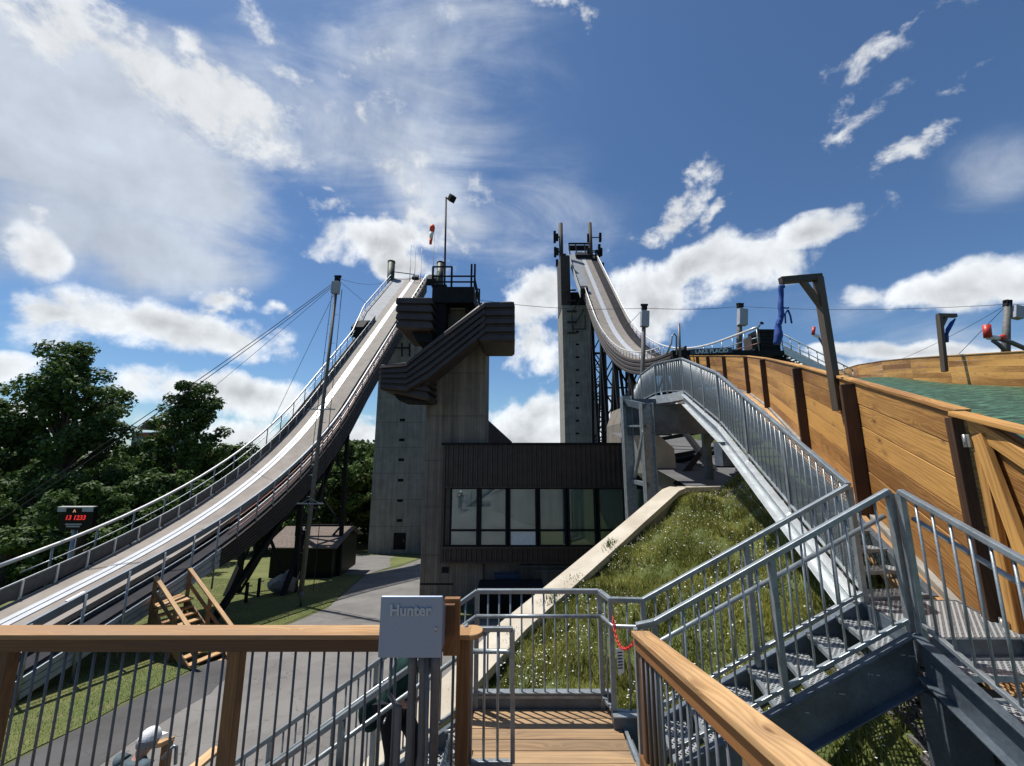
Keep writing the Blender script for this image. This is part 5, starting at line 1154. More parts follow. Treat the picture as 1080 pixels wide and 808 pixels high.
def flight(name, label, n0, n1, f0, f1, n, hgt, outn, tread_run=.27, grp=None, clip=None):
    """n0-n1: near stringer top line, f0-f1: far stringer top line"""
    t_ = thing(name, label, 'stairs', n0, grp); n0, n1, f0, f1 = (Vector(v) for v in (n0, n1, f0, f1))
    b = MB(); channel(b, n0, n1, hgt, .07, outn); b.build('stringer', 'galv_shaded', t_, bevel=.002)
    b = MB(); channel(b, f0, f1, hgt, .07, [-v for v in outn]); b.build('stringer', 'galv_shaded', t_, bevel=.002)
    b = MB(); d = (n1-n0); d.z = 0; d.normalize(); up = Vector((0, 0, 1))
    for k in range(n):
        kk = (k+.5)/n; a_, c_ = lerp(n0, n1, kk), lerp(f0, f1, kk); a_ = a_-up*.10; c_ = Vector((c_.x, c_.y, a_.z))
        c2 = MB(); c2.beam(a_, c_, tread_run*.86, .006); c2.build('tread', 'grating', t_)
        c2 = MB(); c2.beam(a_-d*tread_run*.43+up*.002, c_-d*tread_run*.43+up*.002, .035, .035); c2.beam(a_+d*tread_run*.43-up*.012, c_+d*tread_run*.43-up*.012, .006, .04); c2.build('nosing', 'galv', t_)
    return t_
flight('right_stair_flight', 'galvanised stair flight with grating treads rising right from the plank landing', N1+Vector((.1, -.0, .06)), N2+Vector((0, 0, .02)), D_+Vector((.05, -.02, .02)), E_+Vector((0, 0, .02)), 7, .37, (0, -1, 0))
# --- landing platform at the top of that flight
LZ = -1.4
lp = thing('steel_landing', 'grated steel landing where the three stair flights meet', 'landing', (3.6, 3.6, LZ))
pl_ = [(3.10, 3.27), (3.33, 4.04), (4.22, 4.04), (3.92, 3.27)]
b = MB(); b.face([(x, y_, LZ) for x, y_ in pl_]); b.build('grating_floor', 'grating', lp)
b = MB()
for i in range(4):
    a_, c_ = pl_[i], pl_[(i+1) % 4]; b.beam((a_[0], a_[1], LZ-.1), (c_[0], c_[1], LZ-.1), .03, .2)
for k in range(7): b.beam(lerp((3.10, 3.27, LZ-.03), (3.33, 4.04, LZ-.03), k/7), lerp((3.92, 3.27, LZ-.03), (4.22, 4.04, LZ-.03), k/7), .008, .05)
b.build('landing_frame', 'galv_shaded', lp)
b = MB(); b.beam((3.2, 3.22, LZ-.36), (3.2, 3.22, -2.35), .16, .3, up=(1, 0, 0)); b.build('support_plate', 'galv_shaded', lp)
b = MB(); b.prism([(3.13, 3.22, LZ-.25), (3.62, 3.22, LZ-.35), (3.62, 3.22, LZ-1.05), (3.17, 3.22, LZ-.98)], (0, .03, 0)); b.build('gusset_plate', 'galv_shaded', lp)
b = MB(); b.beam((3.3, 3.9, LZ-.2), (3.3, 3.9, -3.4), .1, .1); b.build('landing_leg', 'galv', lp)
# --- flight coming down toward the viewer at the right
Q0, Q1 = Vector((3.10, 3.27, LZ+.03)), Vector((3.10, 1.35, LZ+.03-.92))
flight('near_right_flight', 'galvanised stair flight going down toward the viewer at the right edge', Q0, Q1, Vector((3.86, 3.27, LZ+.03)), Vector((3.62, 1.35, LZ-.89)), 7, .30, (-1, 0, 0), .27)
guardrail('near_right_rail', 'galvanised railing of the stair flight nearest the viewer at the right', [Q0+Vector((.02, .0, -.02)), Q1], hand=(1, 0, 0), spacing=.108)
# --- long flight up to the bridge, with wide bow at its top
U0 = E_+Vector((.02, .02, .01)); U1 = Vector((4.08, 7.7, .47)); U2 = Vector((5.0, 11.3, 1.62)); U3 = Vector((4.95, 12.4, 1.78)); U4 = Vector((4.78, 12.9, 1.8)); U5 = Vector((4.9, 14.7, 1.8)); U6 = Vector((5.9, 18.8, 1.85))
def rt(p, d=.95): return Vector((p.x+d, p.y+.05, p.z))
guardrail('left_walkway_rail', 'long galvanised railing with mesh infill curving over the bridge top, left side', [U0, U1, U2, U3, U4, U5, U6], infill='mesh', mesh_from=0, spacing=.095, hand=None, postsp=1.5)
V0 = Vector((4.05, 4.1, LZ+.02)); V1 = Vector((5.05, 7.75, .45)); V2 = Vector((6.0, 11.3, 1.62)); V3 = Vector((6.1, 12.9, 1.8)); V4 = Vector((6.7, 18.8, 1.85))
wf = thing('walkway_flight', 'long straight galvanised stair flight rising away to the bridge', 'stairs', U0)
b = MB(); channel(b, U0-Vector((0, 0, .0)), U1, .30, .10, (-1, 0, 0)); channel(b, U1, U2, .30, .10, (-1, 0, 0)); b.build('stringer', 'galv_sunlit', wf, bevel=.002)
b = MB(); channel(b, V0, V1, .30, .07, (1, 0, 0)); channel(b, V1, V2, .30, .07, (1, 0, 0)); b.build('stringer', 'galv_shaded', wf)
for (a0, a1, c0, c1, n) in ((U0, U1, V0, V1, 13), (U1, U2, V1, V2, 9)):
    for k in range(n):
        kk = (k+.5)/n; a_ = lerp(a0, a1, kk)-Vector((0, 0, .06)); c_ = lerp(c0, c1, kk); c_.z = a_.z; d = (a1-a0); d.z = 0; L = d.length/n; d.normalize()
        b = MB(); b.beam(a_, c_, L*.8, .006); b.build('tread', 'grating', wf)
        b = MB(); b.beam(a_-d*L*.4, c_-d*L*.4, .03, .035); b.build('nosing', 'galv', wf)
b = MB(); b.beam(U1-Vector((.0, .0, .3)), U1-Vector((0, 0, .75)), .22, .3); b.build('hanger_plate', 'galv_shaded', wf)
br_ = thing('walkway_bridge', 'steel bridge with deep girder and two grey columns atop the long flight', 'bridge', (4.6, 12, 1.7))
b = MB()
b.face([(5.0, 11.3, 1.62), (6.0, 11.3, 1.62), (6.1, 12.9, 1.8), (4.78, 12.9, 1.8), (4.95, 12.3, 1.78)]); b.face([(4.78, 12.9, 1.8), (6.1, 12.9, 1.8), (6.7, 18.8, 1.85), (5.9, 18.8, 1.85), (4.9, 14.7, 1.8)]); b.build('bridge_floor', 'galv_shaded', br_)
b = MB(); pth = [(5.0, 11.3), (4.95, 12.3), (4.78, 12.9), (4.9, 14.7), (5.9, 18.8)]
for i in range(4): b.beam((*pth[i], 1.6+.04*i), (*pth[i+1], 1.64+.03*i), .06, .26)
b.beam((5.0, 11.3, 1.46), (6.0, 11.3, 1.46), .06, .28); b.build('edge_channel', 'galv_sunlit', br_)
b = MB(); b.box((4.25, 12.1, .55), (6.8, 12.17, 1.40)); b.build('girder_web', 'galv_shaded', br_)
b = MB(); b.box((4.25, 12.0, 1.40), (6.8, 12.27, 1.43)); b.box((4.25, 12.0, .52), (6.8, 12.27, .55)); b.build('girder_flange', 'galv_shaded', br_)
def hbeam(x_, y_, z0_, z1_, w_=.30, nm='column'):
    b = MB(); b.box((x_-w_/2, y_-.15, z0_), (x_-w_/2+.02, y_+.15, z1_)); b.box((x_+w_/2-.02, y_-.15, z0_), (x_+w_/2, y_+.15, z1_)); b.box((x_-w_/2, y_-.01, z0_), (x_+w_/2, y_+.01, z1_)); b.build(nm, 'galv', br_)
ca = P(685.5, 500, 12.1); hbeam(ca.x, 12.1, -6.4, 1.46, .36); cb = P(664, 500, 13.0); hbeam(cb.x, 13.0, -7, 1.8, .32)
b = MB(); b.beam((cb.x, 13.0, 1.6), (ca.x, 12.1, 1.34), .2, .2); b.build('head_beam', 'galv_shaded', br_)
b = MB(); b.beam((cb.x+.05, 12.9, -.95), (ca.x-.05, 12.05, -1.0), .1, .12); b.beam((cb.x+.1, 12.8, -.8), (ca.x-.15, 12.0, .6), .09, .09); b.beam((cb.x+.5, 12.6, -.85), (ca.x-.1, 12.0, .2), .05, .05); b.beam((cb.x, 12.9, .8), (ca.x, 12.0, .75), .1, .06); b.build('cross_brace', 'galv', br_)
b = MB(); b.box((cb.x, 12.9, .5), (5.2, 12.96, 1.7)); b.build('rear_girder', 'galv_shaded', br_)
b = MB(); b.beam((6.3, 12.9, -1.3), (6.3, 12.9, 1.75), .2, .2); b.build('rear_column', 'galv_shaded', br_)
# black bars added under the bridge, standing in for crossing lattice shadows
us = thing('under_bridge_shadow_bars', 'added black crossed bars standing in for lattice shadows over the grey slab', 'frame', (7, 15, -1))
for a_, c_ in (((5.6, 13.8, -1.1), (8.6, 16.4, .9)), ((5.9, 16.5, -.6), (9.2, 14.5, .4)), ((5.6, 15, -.9), (9.4, 15.0, -.4)), ((6, 17.5, -.4), (10, 17.5, .3)), ((7.2, 13.9, -1), (7.8, 19, 1.6)), ((5.8, 20, .3), (11, 20, 1.2))):
    stick('shadow_bar', a_, c_, .09, 'black_steel', us, square=True)
# --- left galvanised stairs going down to the left
S0f, S1f = Vector((-.36, 4.38, DZ)), Vector((-4.35, 4.38, DZ-2.66)); S0n, S1n = Vector((-.36, 3.56, DZ)), Vector((-4.35, 3.56, DZ-2.66))
flight('left_stair_flight', 'galvanised stair flight going down left from the plank landing', S0n, S1n, S0f, S1f, 15, .3, (0, -1, 0), .27)
guardrail('left_stair_far_rail', 'galvanised railing on the far side of the stair going down left', [S0f, S1f], hand=(0, -1, 0), first_post=False)
guardrail('left_stair_near_rail', 'galvanised railing on the near side of the stair going down left', [S0n, S1n], hand=(0, 1, 0))
# --- small gate swung open
ga = thing('small_steel_gate', 'small galvanised gate swung open at the head of the left stair', 'gate', (-.33, 3.56, DZ))
for nm, q in (('gate_frame', [(-.335, 3.55, DZ+.09), (-.335, 3.55, DZ+1.05), (.005, 3.55, DZ+1.05), (.005, 3.55, DZ+.09)]),):
    b = MB()
    for i in range(4): b.beam(q[i], q[(i+1) % 4], .036, .036)
    b.build(nm, 'galv', ga, bevel=.004)
for x_ in (-.225, -.115): stick('baluster', (x_, 3.55, DZ+.1), (x_, 3.55, DZ+1.04), .011, 'galv', ga, sides=8)
MB().tube([(-.36, 3.60, DZ+.86), (-.05, 3.60, DZ+.86), (-.02, 3.57, DZ+.86)], .019, 10).build('handrail', 'galv', ga)
# --- red chain and paper tag
cn_ = thing('red_chain', 'red plastic chain slung between two railing posts', 'chain', (1.0, 3.9, DZ+.95))
a_, c_ = Vector((.965, 4.1, DZ+.93)), Vector((1.03, 3.62, DZ+.93)); N_ = 22; pp = []
for i in range(N_+1):
    k = i/N_; q = lerp(a_, c_, k); q.z -= .15*4*k*(1-k); q.x -= .03*math.sin(k*3.14); pp.append(q)
b = MB()
for i in range(N_):
    d = (pp[i+1]-pp[i]); m_ = (pp[i]+pp[i+1])/2; dn_ = d.normalized(); sd_ = Vector((1, 0, 0)) if i % 2 else dn_.cross(Vector((1, 0, 0))).normalized(); L = d.length*.78
    b.tube([m_+dn_*math.cos(t_)*L+sd_*math.sin(t_)*.011 for t_ in [j*math.pi/4 for j in range(8)]], .0042, 5, closed=True)
b.build('chain_links', 'chain_red', cn_)
tg = thing('paper_tag', 'white paper tag with dark print hanging from the red chain', 'tag', pp[9])
q = pp[10]; b = MB(); b.prism([q+Vector((-.035, 0, -.03)), q+Vector((.03, -.01, -.01)), q+Vector((.03, -.0, -.22)), q+Vector((-.02, 0, -.25))], (.004, .004, 0)); b.build('paper', 'white_paint', tg)
b = MB()
for k in range(6): b.beam(q+Vector((-.022, -.004, -.06-k*.025)), q+Vector((.02, -.008, -.055-k*.025)), .003, .008)
b.build('print_lines', 'black_steel', tg)

# ================================================================== TIMBER GUARD RAILS
def rotcap(mb, p, q, w_, h): mb.beam(p, q, w_, h)
fr_ = thing('front_timber_rail', 'timber guard rail with pale flat cap and round metal balusters across the left foreground', 'railing', (-2.2, 3.48, DZ))
ZC = -1.43
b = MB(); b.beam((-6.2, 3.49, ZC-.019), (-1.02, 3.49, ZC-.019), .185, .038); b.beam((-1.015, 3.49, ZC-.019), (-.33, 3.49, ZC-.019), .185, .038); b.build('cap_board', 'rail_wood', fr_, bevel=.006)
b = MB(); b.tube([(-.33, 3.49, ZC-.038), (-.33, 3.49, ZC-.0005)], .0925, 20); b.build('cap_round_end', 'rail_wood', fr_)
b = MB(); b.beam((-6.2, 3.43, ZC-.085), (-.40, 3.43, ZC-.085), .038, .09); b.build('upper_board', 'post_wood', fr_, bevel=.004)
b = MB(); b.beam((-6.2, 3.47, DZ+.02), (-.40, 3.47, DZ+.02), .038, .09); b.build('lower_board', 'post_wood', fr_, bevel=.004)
for x_ in (-5.9, -4.05, -2.21, -.39):
    b = MB(); b.beam((x_, 3.49, DZ-.3), (x_, 3.49, ZC-.045), .1, .09); b.build('post', 'post_wood', fr_, bevel=.005)
x_ = -.39-.115
for k in range(48):
    x_ = -5.85+k*.1145
    if min(abs(x_-c_) for c_ in (-4.05, -2.21, -.39)) < .07: continue
    stick('baluster', (x_, 3.465, DZ+.04), (x_, 3.465, ZC-.1), .0095, 'conduit', fr_, sides=8)
rr = thing('ramp_timber_rail', 'sloping timber guard rail with worn flat cap on the right of the ramp', 'railing', (1.0, 2.5, DZ))
Ra, Rb = Vector((1.035, 3.47, ZC)), Vector((.945, .95, ZC+.213*2.52)); dR = (Rb-Ra)
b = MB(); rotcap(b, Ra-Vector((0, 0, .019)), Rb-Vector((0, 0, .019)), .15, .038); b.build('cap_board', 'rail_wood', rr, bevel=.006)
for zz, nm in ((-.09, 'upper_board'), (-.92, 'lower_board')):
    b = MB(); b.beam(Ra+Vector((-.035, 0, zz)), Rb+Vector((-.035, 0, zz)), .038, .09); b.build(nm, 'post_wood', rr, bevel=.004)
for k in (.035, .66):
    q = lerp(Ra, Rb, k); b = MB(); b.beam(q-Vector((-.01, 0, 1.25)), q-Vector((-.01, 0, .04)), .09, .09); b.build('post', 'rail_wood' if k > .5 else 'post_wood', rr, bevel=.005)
for k in range(1, 22):
    q = lerp(Ra, Rb, k/22)
    if abs(k/22-.66) < .025: continue
    stick('baluster', q+Vector((-.03, 0, -.93)), q+Vector((-.03, 0, -.11)), .0095, 'conduit', rr, sides=8)
# ================================================================== CONTROLLER BOX
cb_ = thing('controller_box', 'grey metal controller box with embossed lettering fixed to the timber rail', 'control box', (-.72, 3.2, ZC))
bx0, bx1, bz0, bz1, by_ = -.935, -.49, -1.42, -1.02, 3.02
b = MB(); b.prism([(bx0+.01, by_+.02, bz1-.004), (bx0+.01, by_+.02, bz0+.006), (bx0+.01, by_+.2, bz0+.006), (bx0+.01, by_+.2, bz1-.12)], (bx1-bx0-.02, 0, 0)); b.build('case', 'box_paint', cb_, bevel=.008)
b = MB(); b.box((bx0, by_, bz0), (bx1, by_+.022, bz1)); dr_ = b.build('door', 'box_paint', cb_, bevel=.01)
text_mesh('Hunter', .098, .007, ((bx0+bx1)/2-.005, by_-.004, bz1-.092), (R(90), 0, 0), 'letter_metal', dr_, bold=.0035, spacing=1.02)
b = MB(); b.tube([(bx1-.045, by_-.008, bz1-.21), (bx1-.045, by_+.002, bz1-.21)], .010, 14); b.beam((bx1-.045, by_-.006, bz1-.225), (bx1-.045, by_-.006, bz1-.235), .008, .01); b.build('lock', 'hinge', dr_)
b = MB(); b.beam((bx1+.03, by_+.27, bz0-.1), (bx1+.03, by_+.27, bz1-.10), .05, .12, up=(1, 0, 0)); b.build('back_board', 'post_wood', cb_, bevel=.004)
b = MB(); b.box((bx0+.06, by_+.2, bz0+.05), (bx1+.055, by_+.24, bz1-.13)); b.build('mounting_plate', 'post_wood', cb_)
for i, (x_, r_) in enumerate(((-.715, .028), (-.635, .032), (-.555, .030))):
    MB().tube([(x_, by_+.11, bz0+.01), (x_, by_+.11, bz0-.12), (x_-.0, by_+.13, bz0-.16), (x_+.015, by_+.13, DZ-.6)], [r_*1.25, r_*1.25, r_, r_], 14).build('conduit', 'conduit', cb_)
MB().tube([(-.865, by_+.1, bz0+.01), (-.868, by_+.1, bz0-.22), (-.875, by_+.1, bz0-.27), (-.83, by_+.1, bz0-.33), (-.80, by_+.11, bz0-.36), (-.80, by_+.12, DZ-.6)], [.012, .012, .013, .017, .024, .022], 12).build('flexible_conduit', 'conduit', cb_)
MB().tube([(-.60, by_+.05, DZ-.5), (-.58, by_+.04, -2.0), (-.60, by_+.06, bz0)], .012, 8).build('cable', 'conduit', cb_)
# small valve fittings near the stair head
vf = thing('pipe_valve', 'pale capped pipe valve beside the left stair head', 'valve', P(474, 790, 3.7)); b = MB(); b.tube([P(473, 800, 3.7), P(475, 772, 3.7)], .022, 12); b.tube([P(469, 772, 3.7), P(480, 770, 3.7)], .014, 10); b.build('valve_body', 'galv', vf)
# ================================================================== LEFT: timber stair, shed, boulder, clock, stakes
ts = thing('timber_stair', 'open timber stair with two pale handrails from the left jump down to the lawn', 'stairs', G(245, 700))
t0, t1 = Vector((-11.9, 14.75, -5.15)), Vector((-9.25, 13.5, -6.65))
dd = (t1-t0); hd = Vector((dd.x, dd.y, 0)).normalized(); sv = Vector((-hd.y, hd.x, 0))
for s_ in (-.5, .5):
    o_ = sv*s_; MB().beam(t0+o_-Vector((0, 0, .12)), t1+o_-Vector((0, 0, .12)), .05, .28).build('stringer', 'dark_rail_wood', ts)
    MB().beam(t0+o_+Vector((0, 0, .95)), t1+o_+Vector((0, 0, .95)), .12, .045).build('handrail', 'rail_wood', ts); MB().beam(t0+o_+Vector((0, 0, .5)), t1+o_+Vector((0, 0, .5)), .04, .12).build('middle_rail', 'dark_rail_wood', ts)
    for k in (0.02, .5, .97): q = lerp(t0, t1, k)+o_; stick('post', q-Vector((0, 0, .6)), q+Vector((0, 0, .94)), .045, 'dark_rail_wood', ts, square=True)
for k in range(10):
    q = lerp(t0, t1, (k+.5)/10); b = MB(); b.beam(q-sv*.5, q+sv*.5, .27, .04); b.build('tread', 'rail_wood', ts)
b = MB(); b.beam(t0-hd*.0-sv*.5+Vector((0, 0, .02)), t0-hd*.0+sv*.5+Vector((0, 0, .02)), 1.0, .05); b.build('top_landing', 'rail_wood', ts)
woods_done = True
sh = thing('dark_shed', 'dark shed with brown shingle roof beneath the left ski jump', 'shed', (-15, 30.2, gz(30.2)))
a_, c_ = P(283, 577, 30.2), P(352, 577, 30.2); r0, r1 = P(289, 556, 32.6), P(363, 556, 32.6)
x0_, x1_ = a_.x+.1, P(350, 577, 30.2).x; zb = gz(30.2)-.3
b = MB(); b.box((x0_, 30.4, zb), (x1_, 35, a_.z-.02)); b.build('shed_wall', 'black', sh)
b = MB(); b.prism([(x1_-.01, 30.35, a_.z-.05), (x1_-.01, 32.6, r1.z-.06), (x1_-.01, 35, a_.z-.05)], (.05, 0, 0)); b.prism([(x0_, 30.35, a_.z-.05), (x0_, 32.6, r1.z-.06), (x0_, 35, a_.z-.05)], (.05, 0, 0)); b.build('gable', 'black', sh)
b = MB(); o_ = Vector((0, 0, .07)); e0, e1 = Vector((a_.x-.25, 30.05, a_.z-.08)), Vector((c_.x+.3, 30.05, a_.z-.08)); 
b.prism([e0, e1, Vector((e1.x+.25, 32.6, r1.z)), Vector((e0.x+.1, 32.6, r1.z))], (0, 0, .08)); b.prism([Vector((e0.x+.1, 32.6, r1.z)), Vector((e1.x+.25, 32.6, r1.z)), Vector((e1.x, 35.2, a_.z-.1)), Vector((e0.x, 35.2, a_.z-.1))], (0, 0, .08)); b.build('roof', 'shingle', sh)
def boulder(loc, r, label):
    import bmesh
    bm = bmesh.new(); bmesh.ops.create_icosphere(bm, subdivisions=4, radius=1); rs = random.Random(4)
    ph = [(Vector((rs.gauss(0, 1), rs.gauss(0, 1), rs.gauss(0, 1))).normalized(), rs.uniform(.55, .9)) for _ in range(16)]
    for v in bm.verts:
        s_ = 1
        for n_, d_ in ph:
            k = v.co.dot(n_)
            if k > d_: s_ = min(s_, d_/k)
        v.co *= s_; v.co = Vector((v.co.x*r[0], v.co.y*r[1], v.co.z*r[2]))
    me = bpy.data.meshes.new('boulder'); bm.to_mesh(me); bm.free(); me.materials.append(M['stone']); o = bpy.data.objects.new('boulder', me); C.objects.link(o); o.location = loc; return tag(o, label, 'boulder')
p = G(294, 627); boulder((p.x, p.y+.5, p.z+.45), (.95, .8, .95), 'grey beige boulder on the lawn in front of the dark shed')
for i, (px, py_) in enumerate(((259, 636), (272, 630))):
    p = G(px, py_); s_ = thing('stake', ['left dark stake on the grass beside the boulder', 'right dark stake next to the boulder'][i], 'stake', p); stick('stake_post', p, p+Vector((0, 0, 1.0)), .06, 'black_steel', s_, square=True); stick('stake_arm', p+Vector((0, 0, .8)), p+Vector((.25, 0, .85)), .03, 'galv', s_)
p = G(317, 640); s_ = thing('hydrant', 'small grey hydrant post on the lawn in front of the leaning pole', 'hydrant', p); MB().tube([p, p+Vector((0, 0, .45)), p+Vector((0, 0, .6)), p+Vector((0, 0, .72))], [.07, .07, .12, .06], 10).build('hydrant_body', 'conduit', s_)
# clock board
CY = 21.0
ck = thing('clock_board', 'dark clock board with red digits on a pole behind the left jump', 'sign', P(79, 590, CY))
a_, c_ = P(66, 535, CY), P(96, 559, CY)
b = MB(); b.box((a_.x, CY, c_.z), (c_.x, CY+.2, a_.z)); b.build('board', 'black', ck, bevel=.01)
for u0, u1 in ((62, 70), (88, 98.5)):
    p0, p1 = P(u0, 535, CY), P(u1, 539.7, CY); b = MB(); b.box((p0.x, CY-.04, p1.z), (p1.x, CY+.1, p0.z)); b.build('bracket_panel', 'board_grey', ck)
p0, p1 = P(62, 534.3, CY), P(98.5, 535.6, CY); b = MB(); b.box((p0.x, CY-.05, p1.z), (p1.x, CY+.2, p0.z)); b.build('top_edge', 'light_rail', ck)
text_mesh('13 1233', .32, .01, P(79.3, 546.2, CY-.04), (R(90), 0, 0), 'led', ck, name='digits', bold=.004, shear=.15)
text_mesh('A', .22, .01, P(78.5, 539, CY-.04), (R(90), 0, 0), 'led_o', ck, name='icon')
b = MB()
for (u0, u1, v0) in ((69, 86, 553), (70, 84, 555.3)):
    p0, p1 = P(u0, v0-.7, CY-.02), P(u1, v0+.7, CY-.02); b.box((p0.x, CY-.03, p1.z), (p1.x, CY-.002, p0.z))
b.build('caption_lines', 'board_grey', ck); stick('board_pole', (P(77, 560, CY).x, CY+.1, gz(CY)), (P(77, 560, CY).x, CY+.1, c_.z), .1, 'galv', ck)
# house between the trees
HYY = 62
hs = thing('hillside_house', 'grey house with red awning seen between the left trees', 'house', P(158, 500, HYY))
b = MB(); p0, p1 = P(140, 456, HYY), P(165, 500, HYY); b.box((p0.x, HYY, p1.z), (p1.x, HYY+6, p0.z)); b.build('house_wall', 'slate_panel', hs)
b = MB(); b.prism([P(144, 453, HYY-.3), P(156, 443, HYY-.3), P(168, 453, HYY-.3)], (0, 6, 0)); b.build('roof', 'shingle', hs)
b = MB(); b.prism([P(143, 460, HYY-1), P(147, 457, HYY-1), P(163, 457.5, HYY-1), P(164, 461, HYY-1)], (0, .9, 0)); b.build('awning', 'red_paint', hs)
# low timber landing where the first person walks
tl_ = thing('lower_timber_rail', 'low timber guard rail beside the walking person', 'railing', P(215, 806, 5.1))
for (a_, c_) in (((203, 812), (230, 789)),):
    MB().beam(P(*a_, 5.3), P(*c_, 5.6), .14, .04).build('cap_board', 'rail_wood', tl_, bevel=.004)
MB().beam(P(163, 787, 5.9), P(178, 780, 6.3), .14, .05).build('end_cap', 'rail_wood', tl_, bevel=.004); q = P(177, 782, 6.2); stick('post', q-Vector((0, 0, 1.0)), q, .045, 'post_wood', tl_, square=True)
q = P(208, 812, 5.35); stick('post', q-Vector((0, 0, .9)), q, .045, 'post_wood', tl_, square=True)
MB().tube([P(171, 800, 5.9), P(184, 786, 5.9), P(186, 787, 5.9), P(185, 806, 5.9)], .02, 8).build('steel_end', 'galv', tl_)

# ================================================================== PEOPLE
def skin(name, verts, edges, rad, m, parent=None, root=0, sub=2):
    me = bpy.data.meshes.new(name); o0 = ORG[parent.name] if parent is not None else Vector((0, 0, 0))
    me.from_pydata([tuple(Vector(v)-o0) for v in verts], edges, []); me.materials.append(M[m]); o = bpy.data.objects.new(name, me); link(o, parent); ORG[o.name] = o0
    o.modifiers.new('skin', 'SKIN').use_smooth_shade = True
    for i, r_ in enumerate(rad): me.skin_vertices[0].data[i].radius = (r_, r_) if not isinstance(r_, tuple) else r_
    me.skin_vertices[0].data[root].use_root = True; o.modifiers.new('sub', 'SUBSURF').levels = sub; o.modifiers['sub'].render_levels = sub; return o
def person(label, loc, face, H, shirt, J_, cap=None, bag=False):
    """J_: joints in body space (x right, y forward, z up) as fractions of height"""
    th_ = math.atan2(face[0], face[1]); L = Vector(loc)
    def w_(p): x, y, z = (c*H for c in p); return L+Vector((x*math.cos(th_)+y*math.sin(th_), -x*math.sin(th_)+y*math.cos(th_), z))
    names = ['pelvis', 'waist', 'chest', 'neck', 'headb', 'headc', 'headt', 'hipr', 'kneer', 'ankr', 'toer', 'hipl', 'kneel', 'ankl', 'toel', 'shr', 'elr', 'wrr', 'har', 'shl', 'ell', 'wrl', 'hal']
    R_ = [.07, .062, .075, .032, .042, .062, .045, .055, .034, .022, .018, .055, .034, .022, .018, .037, .025, .017, .017, .037, .025, .017, .017]
    Ed = [('pelvis', 'waist'), ('waist', 'chest'), ('chest', 'neck'), ('neck', 'headb'), ('headb', 'headc'), ('headc', 'headt'), ('pelvis', 'hipr'), ('hipr', 'kneer'), ('kneer', 'ankr'), ('ankr', 'toer'), ('pelvis', 'hipl'), ('hipl', 'kneel'), ('kneel', 'ankl'), ('ankl', 'toel'), ('chest', 'shr'), ('shr', 'elr'), ('elr', 'wrr'), ('wrr', 'har'), ('chest', 'shl'), ('shl', 'ell'), ('ell', 'wrl'), ('wrl', 'hal')]
    V = [w_(J_[n]) for n in names]; ix = {n: i for i, n in enumerate(names)}
    o = skin('person', V, [(ix[a], ix[b_]) for a, b_ in Ed], [r_*H for r_ in R_], 'skin')
    tag(o, label, 'person')
    # fingers, one chain each
    for hnd, wr in (('har', 'wrr'), ('hal', 'wrl')):
        h_, wv_ = w_(J_[hnd]), w_(J_[wr]); d = (h_-wv_).normalized(); sd_ = d.cross(Vector((0, 0, 1))); sd_ = sd_.normalized() if sd_.length > .1 else Vector((1, 0, 0)); dn = sd_.cross(d)
        for k, ln in enumerate((.042, .047, .045, .037)):
            b_ = h_+sd_*(k-1.5)*.011*H/1.7; f1 = b_+d*ln*.55*H; f2 = f1+(d*.7+dn*.5)*ln*.45*H; MB().tube([b_-d*.02, b_, f1, f2], [.007, .0085, .0075, .006], 8).build('finger', 'skin', o)
        b_ = h_+sd_*.025; MB().tube([b_-d*.05, b_-d*.01+sd_*.01, b_+d*.02+sd_*.008], [.009, .009, .007], 8).build('thumb', 'skin', o)
    rt_ = Vector((math.cos(th_), -math.sin(th_), 0)); fw = Vector((math.sin(th_), math.cos(th_), 0)); sh_ = MB()
    cN = w_(J_['neck']); cC = w_(J_['chest']); cS = (w_(J_['shr'])+w_(J_['shl']))/2; cW = w_(J_['waist']); cP = w_(J_['pelvis'])
    rg = [(cP-Vector((0, 0, .04*H)), .098, .075), (cP, .100, .078), (cW, .094, .072), (lerp(cW, cC, .6), .104, .078), (cC, .112, .082), (lerp(cC, cS, .6), .118, .078), (cS+Vector((0, 0, .006*H)), .112, .066), (lerp(cS, cN, .45)+Vector((0, 0, .018*H)), .078, .05), (lerp(cS, cN, .9)+Vector((0, 0, .012*H)), .042, .042)]
    sh_.sweep([[c_+rt_*math.cos(t2)*w2*H*(1+.02*math.sin(5*t2+i))+fw*math.sin(t2)*d2*H for t2 in [j*math.pi/12 for j in range(24)]] for i, (c_, w2, d2) in enumerate(rg)], smooth=True)
    for a_, b_ in (('shr', 'elr'), ('shl', 'ell')):
        p_, q_ = w_(J_[a_]), w_(J_[b_]); inn = (cS-p_)*.35; sh_.tube([p_+inn, p_+Vector((0, 0, .006*H)), lerp(p_, q_, .3), lerp(p_, q_, .7), q_], [.045*H, .052*H, .046*H, .042*H, .040*H], 14)
    sh_.build('shirt', shirt, o)
    tv_ = ['pelvis', 'hipr', 'kneer', 'ankr', 'hipl', 'kneel', 'ankl']; VT = [w_(J_[n]) for n in tv_]
    skin('trousers', VT, [(0, 1), (1, 2), (2, 3), (0, 4), (4, 5), (5, 6)], [r_*H for r_ in (.082, .064, .043, .033, .064, .043, .033)], 'trousers', o)
    for a, b_ in (('ankr', 'toer'), ('ankl', 'toel')): MB().tube([w_(J_[a])-Vector((0, 0, .01)), lerp(w_(J_[a]), w_(J_[b_]), .5), w_(J_[b_])], [.045, .05, .035], 10).build('shoe', 'black_steel', o)
    hc, ht_ = w_(J_['headc']), w_(J_['headt']); d = (ht_-hc).normalized(); f_ = Vector((math.sin(th_), math.cos(th_), 0)); s_ = f_.cross(d).normalized(); f2 = d.cross(s_)
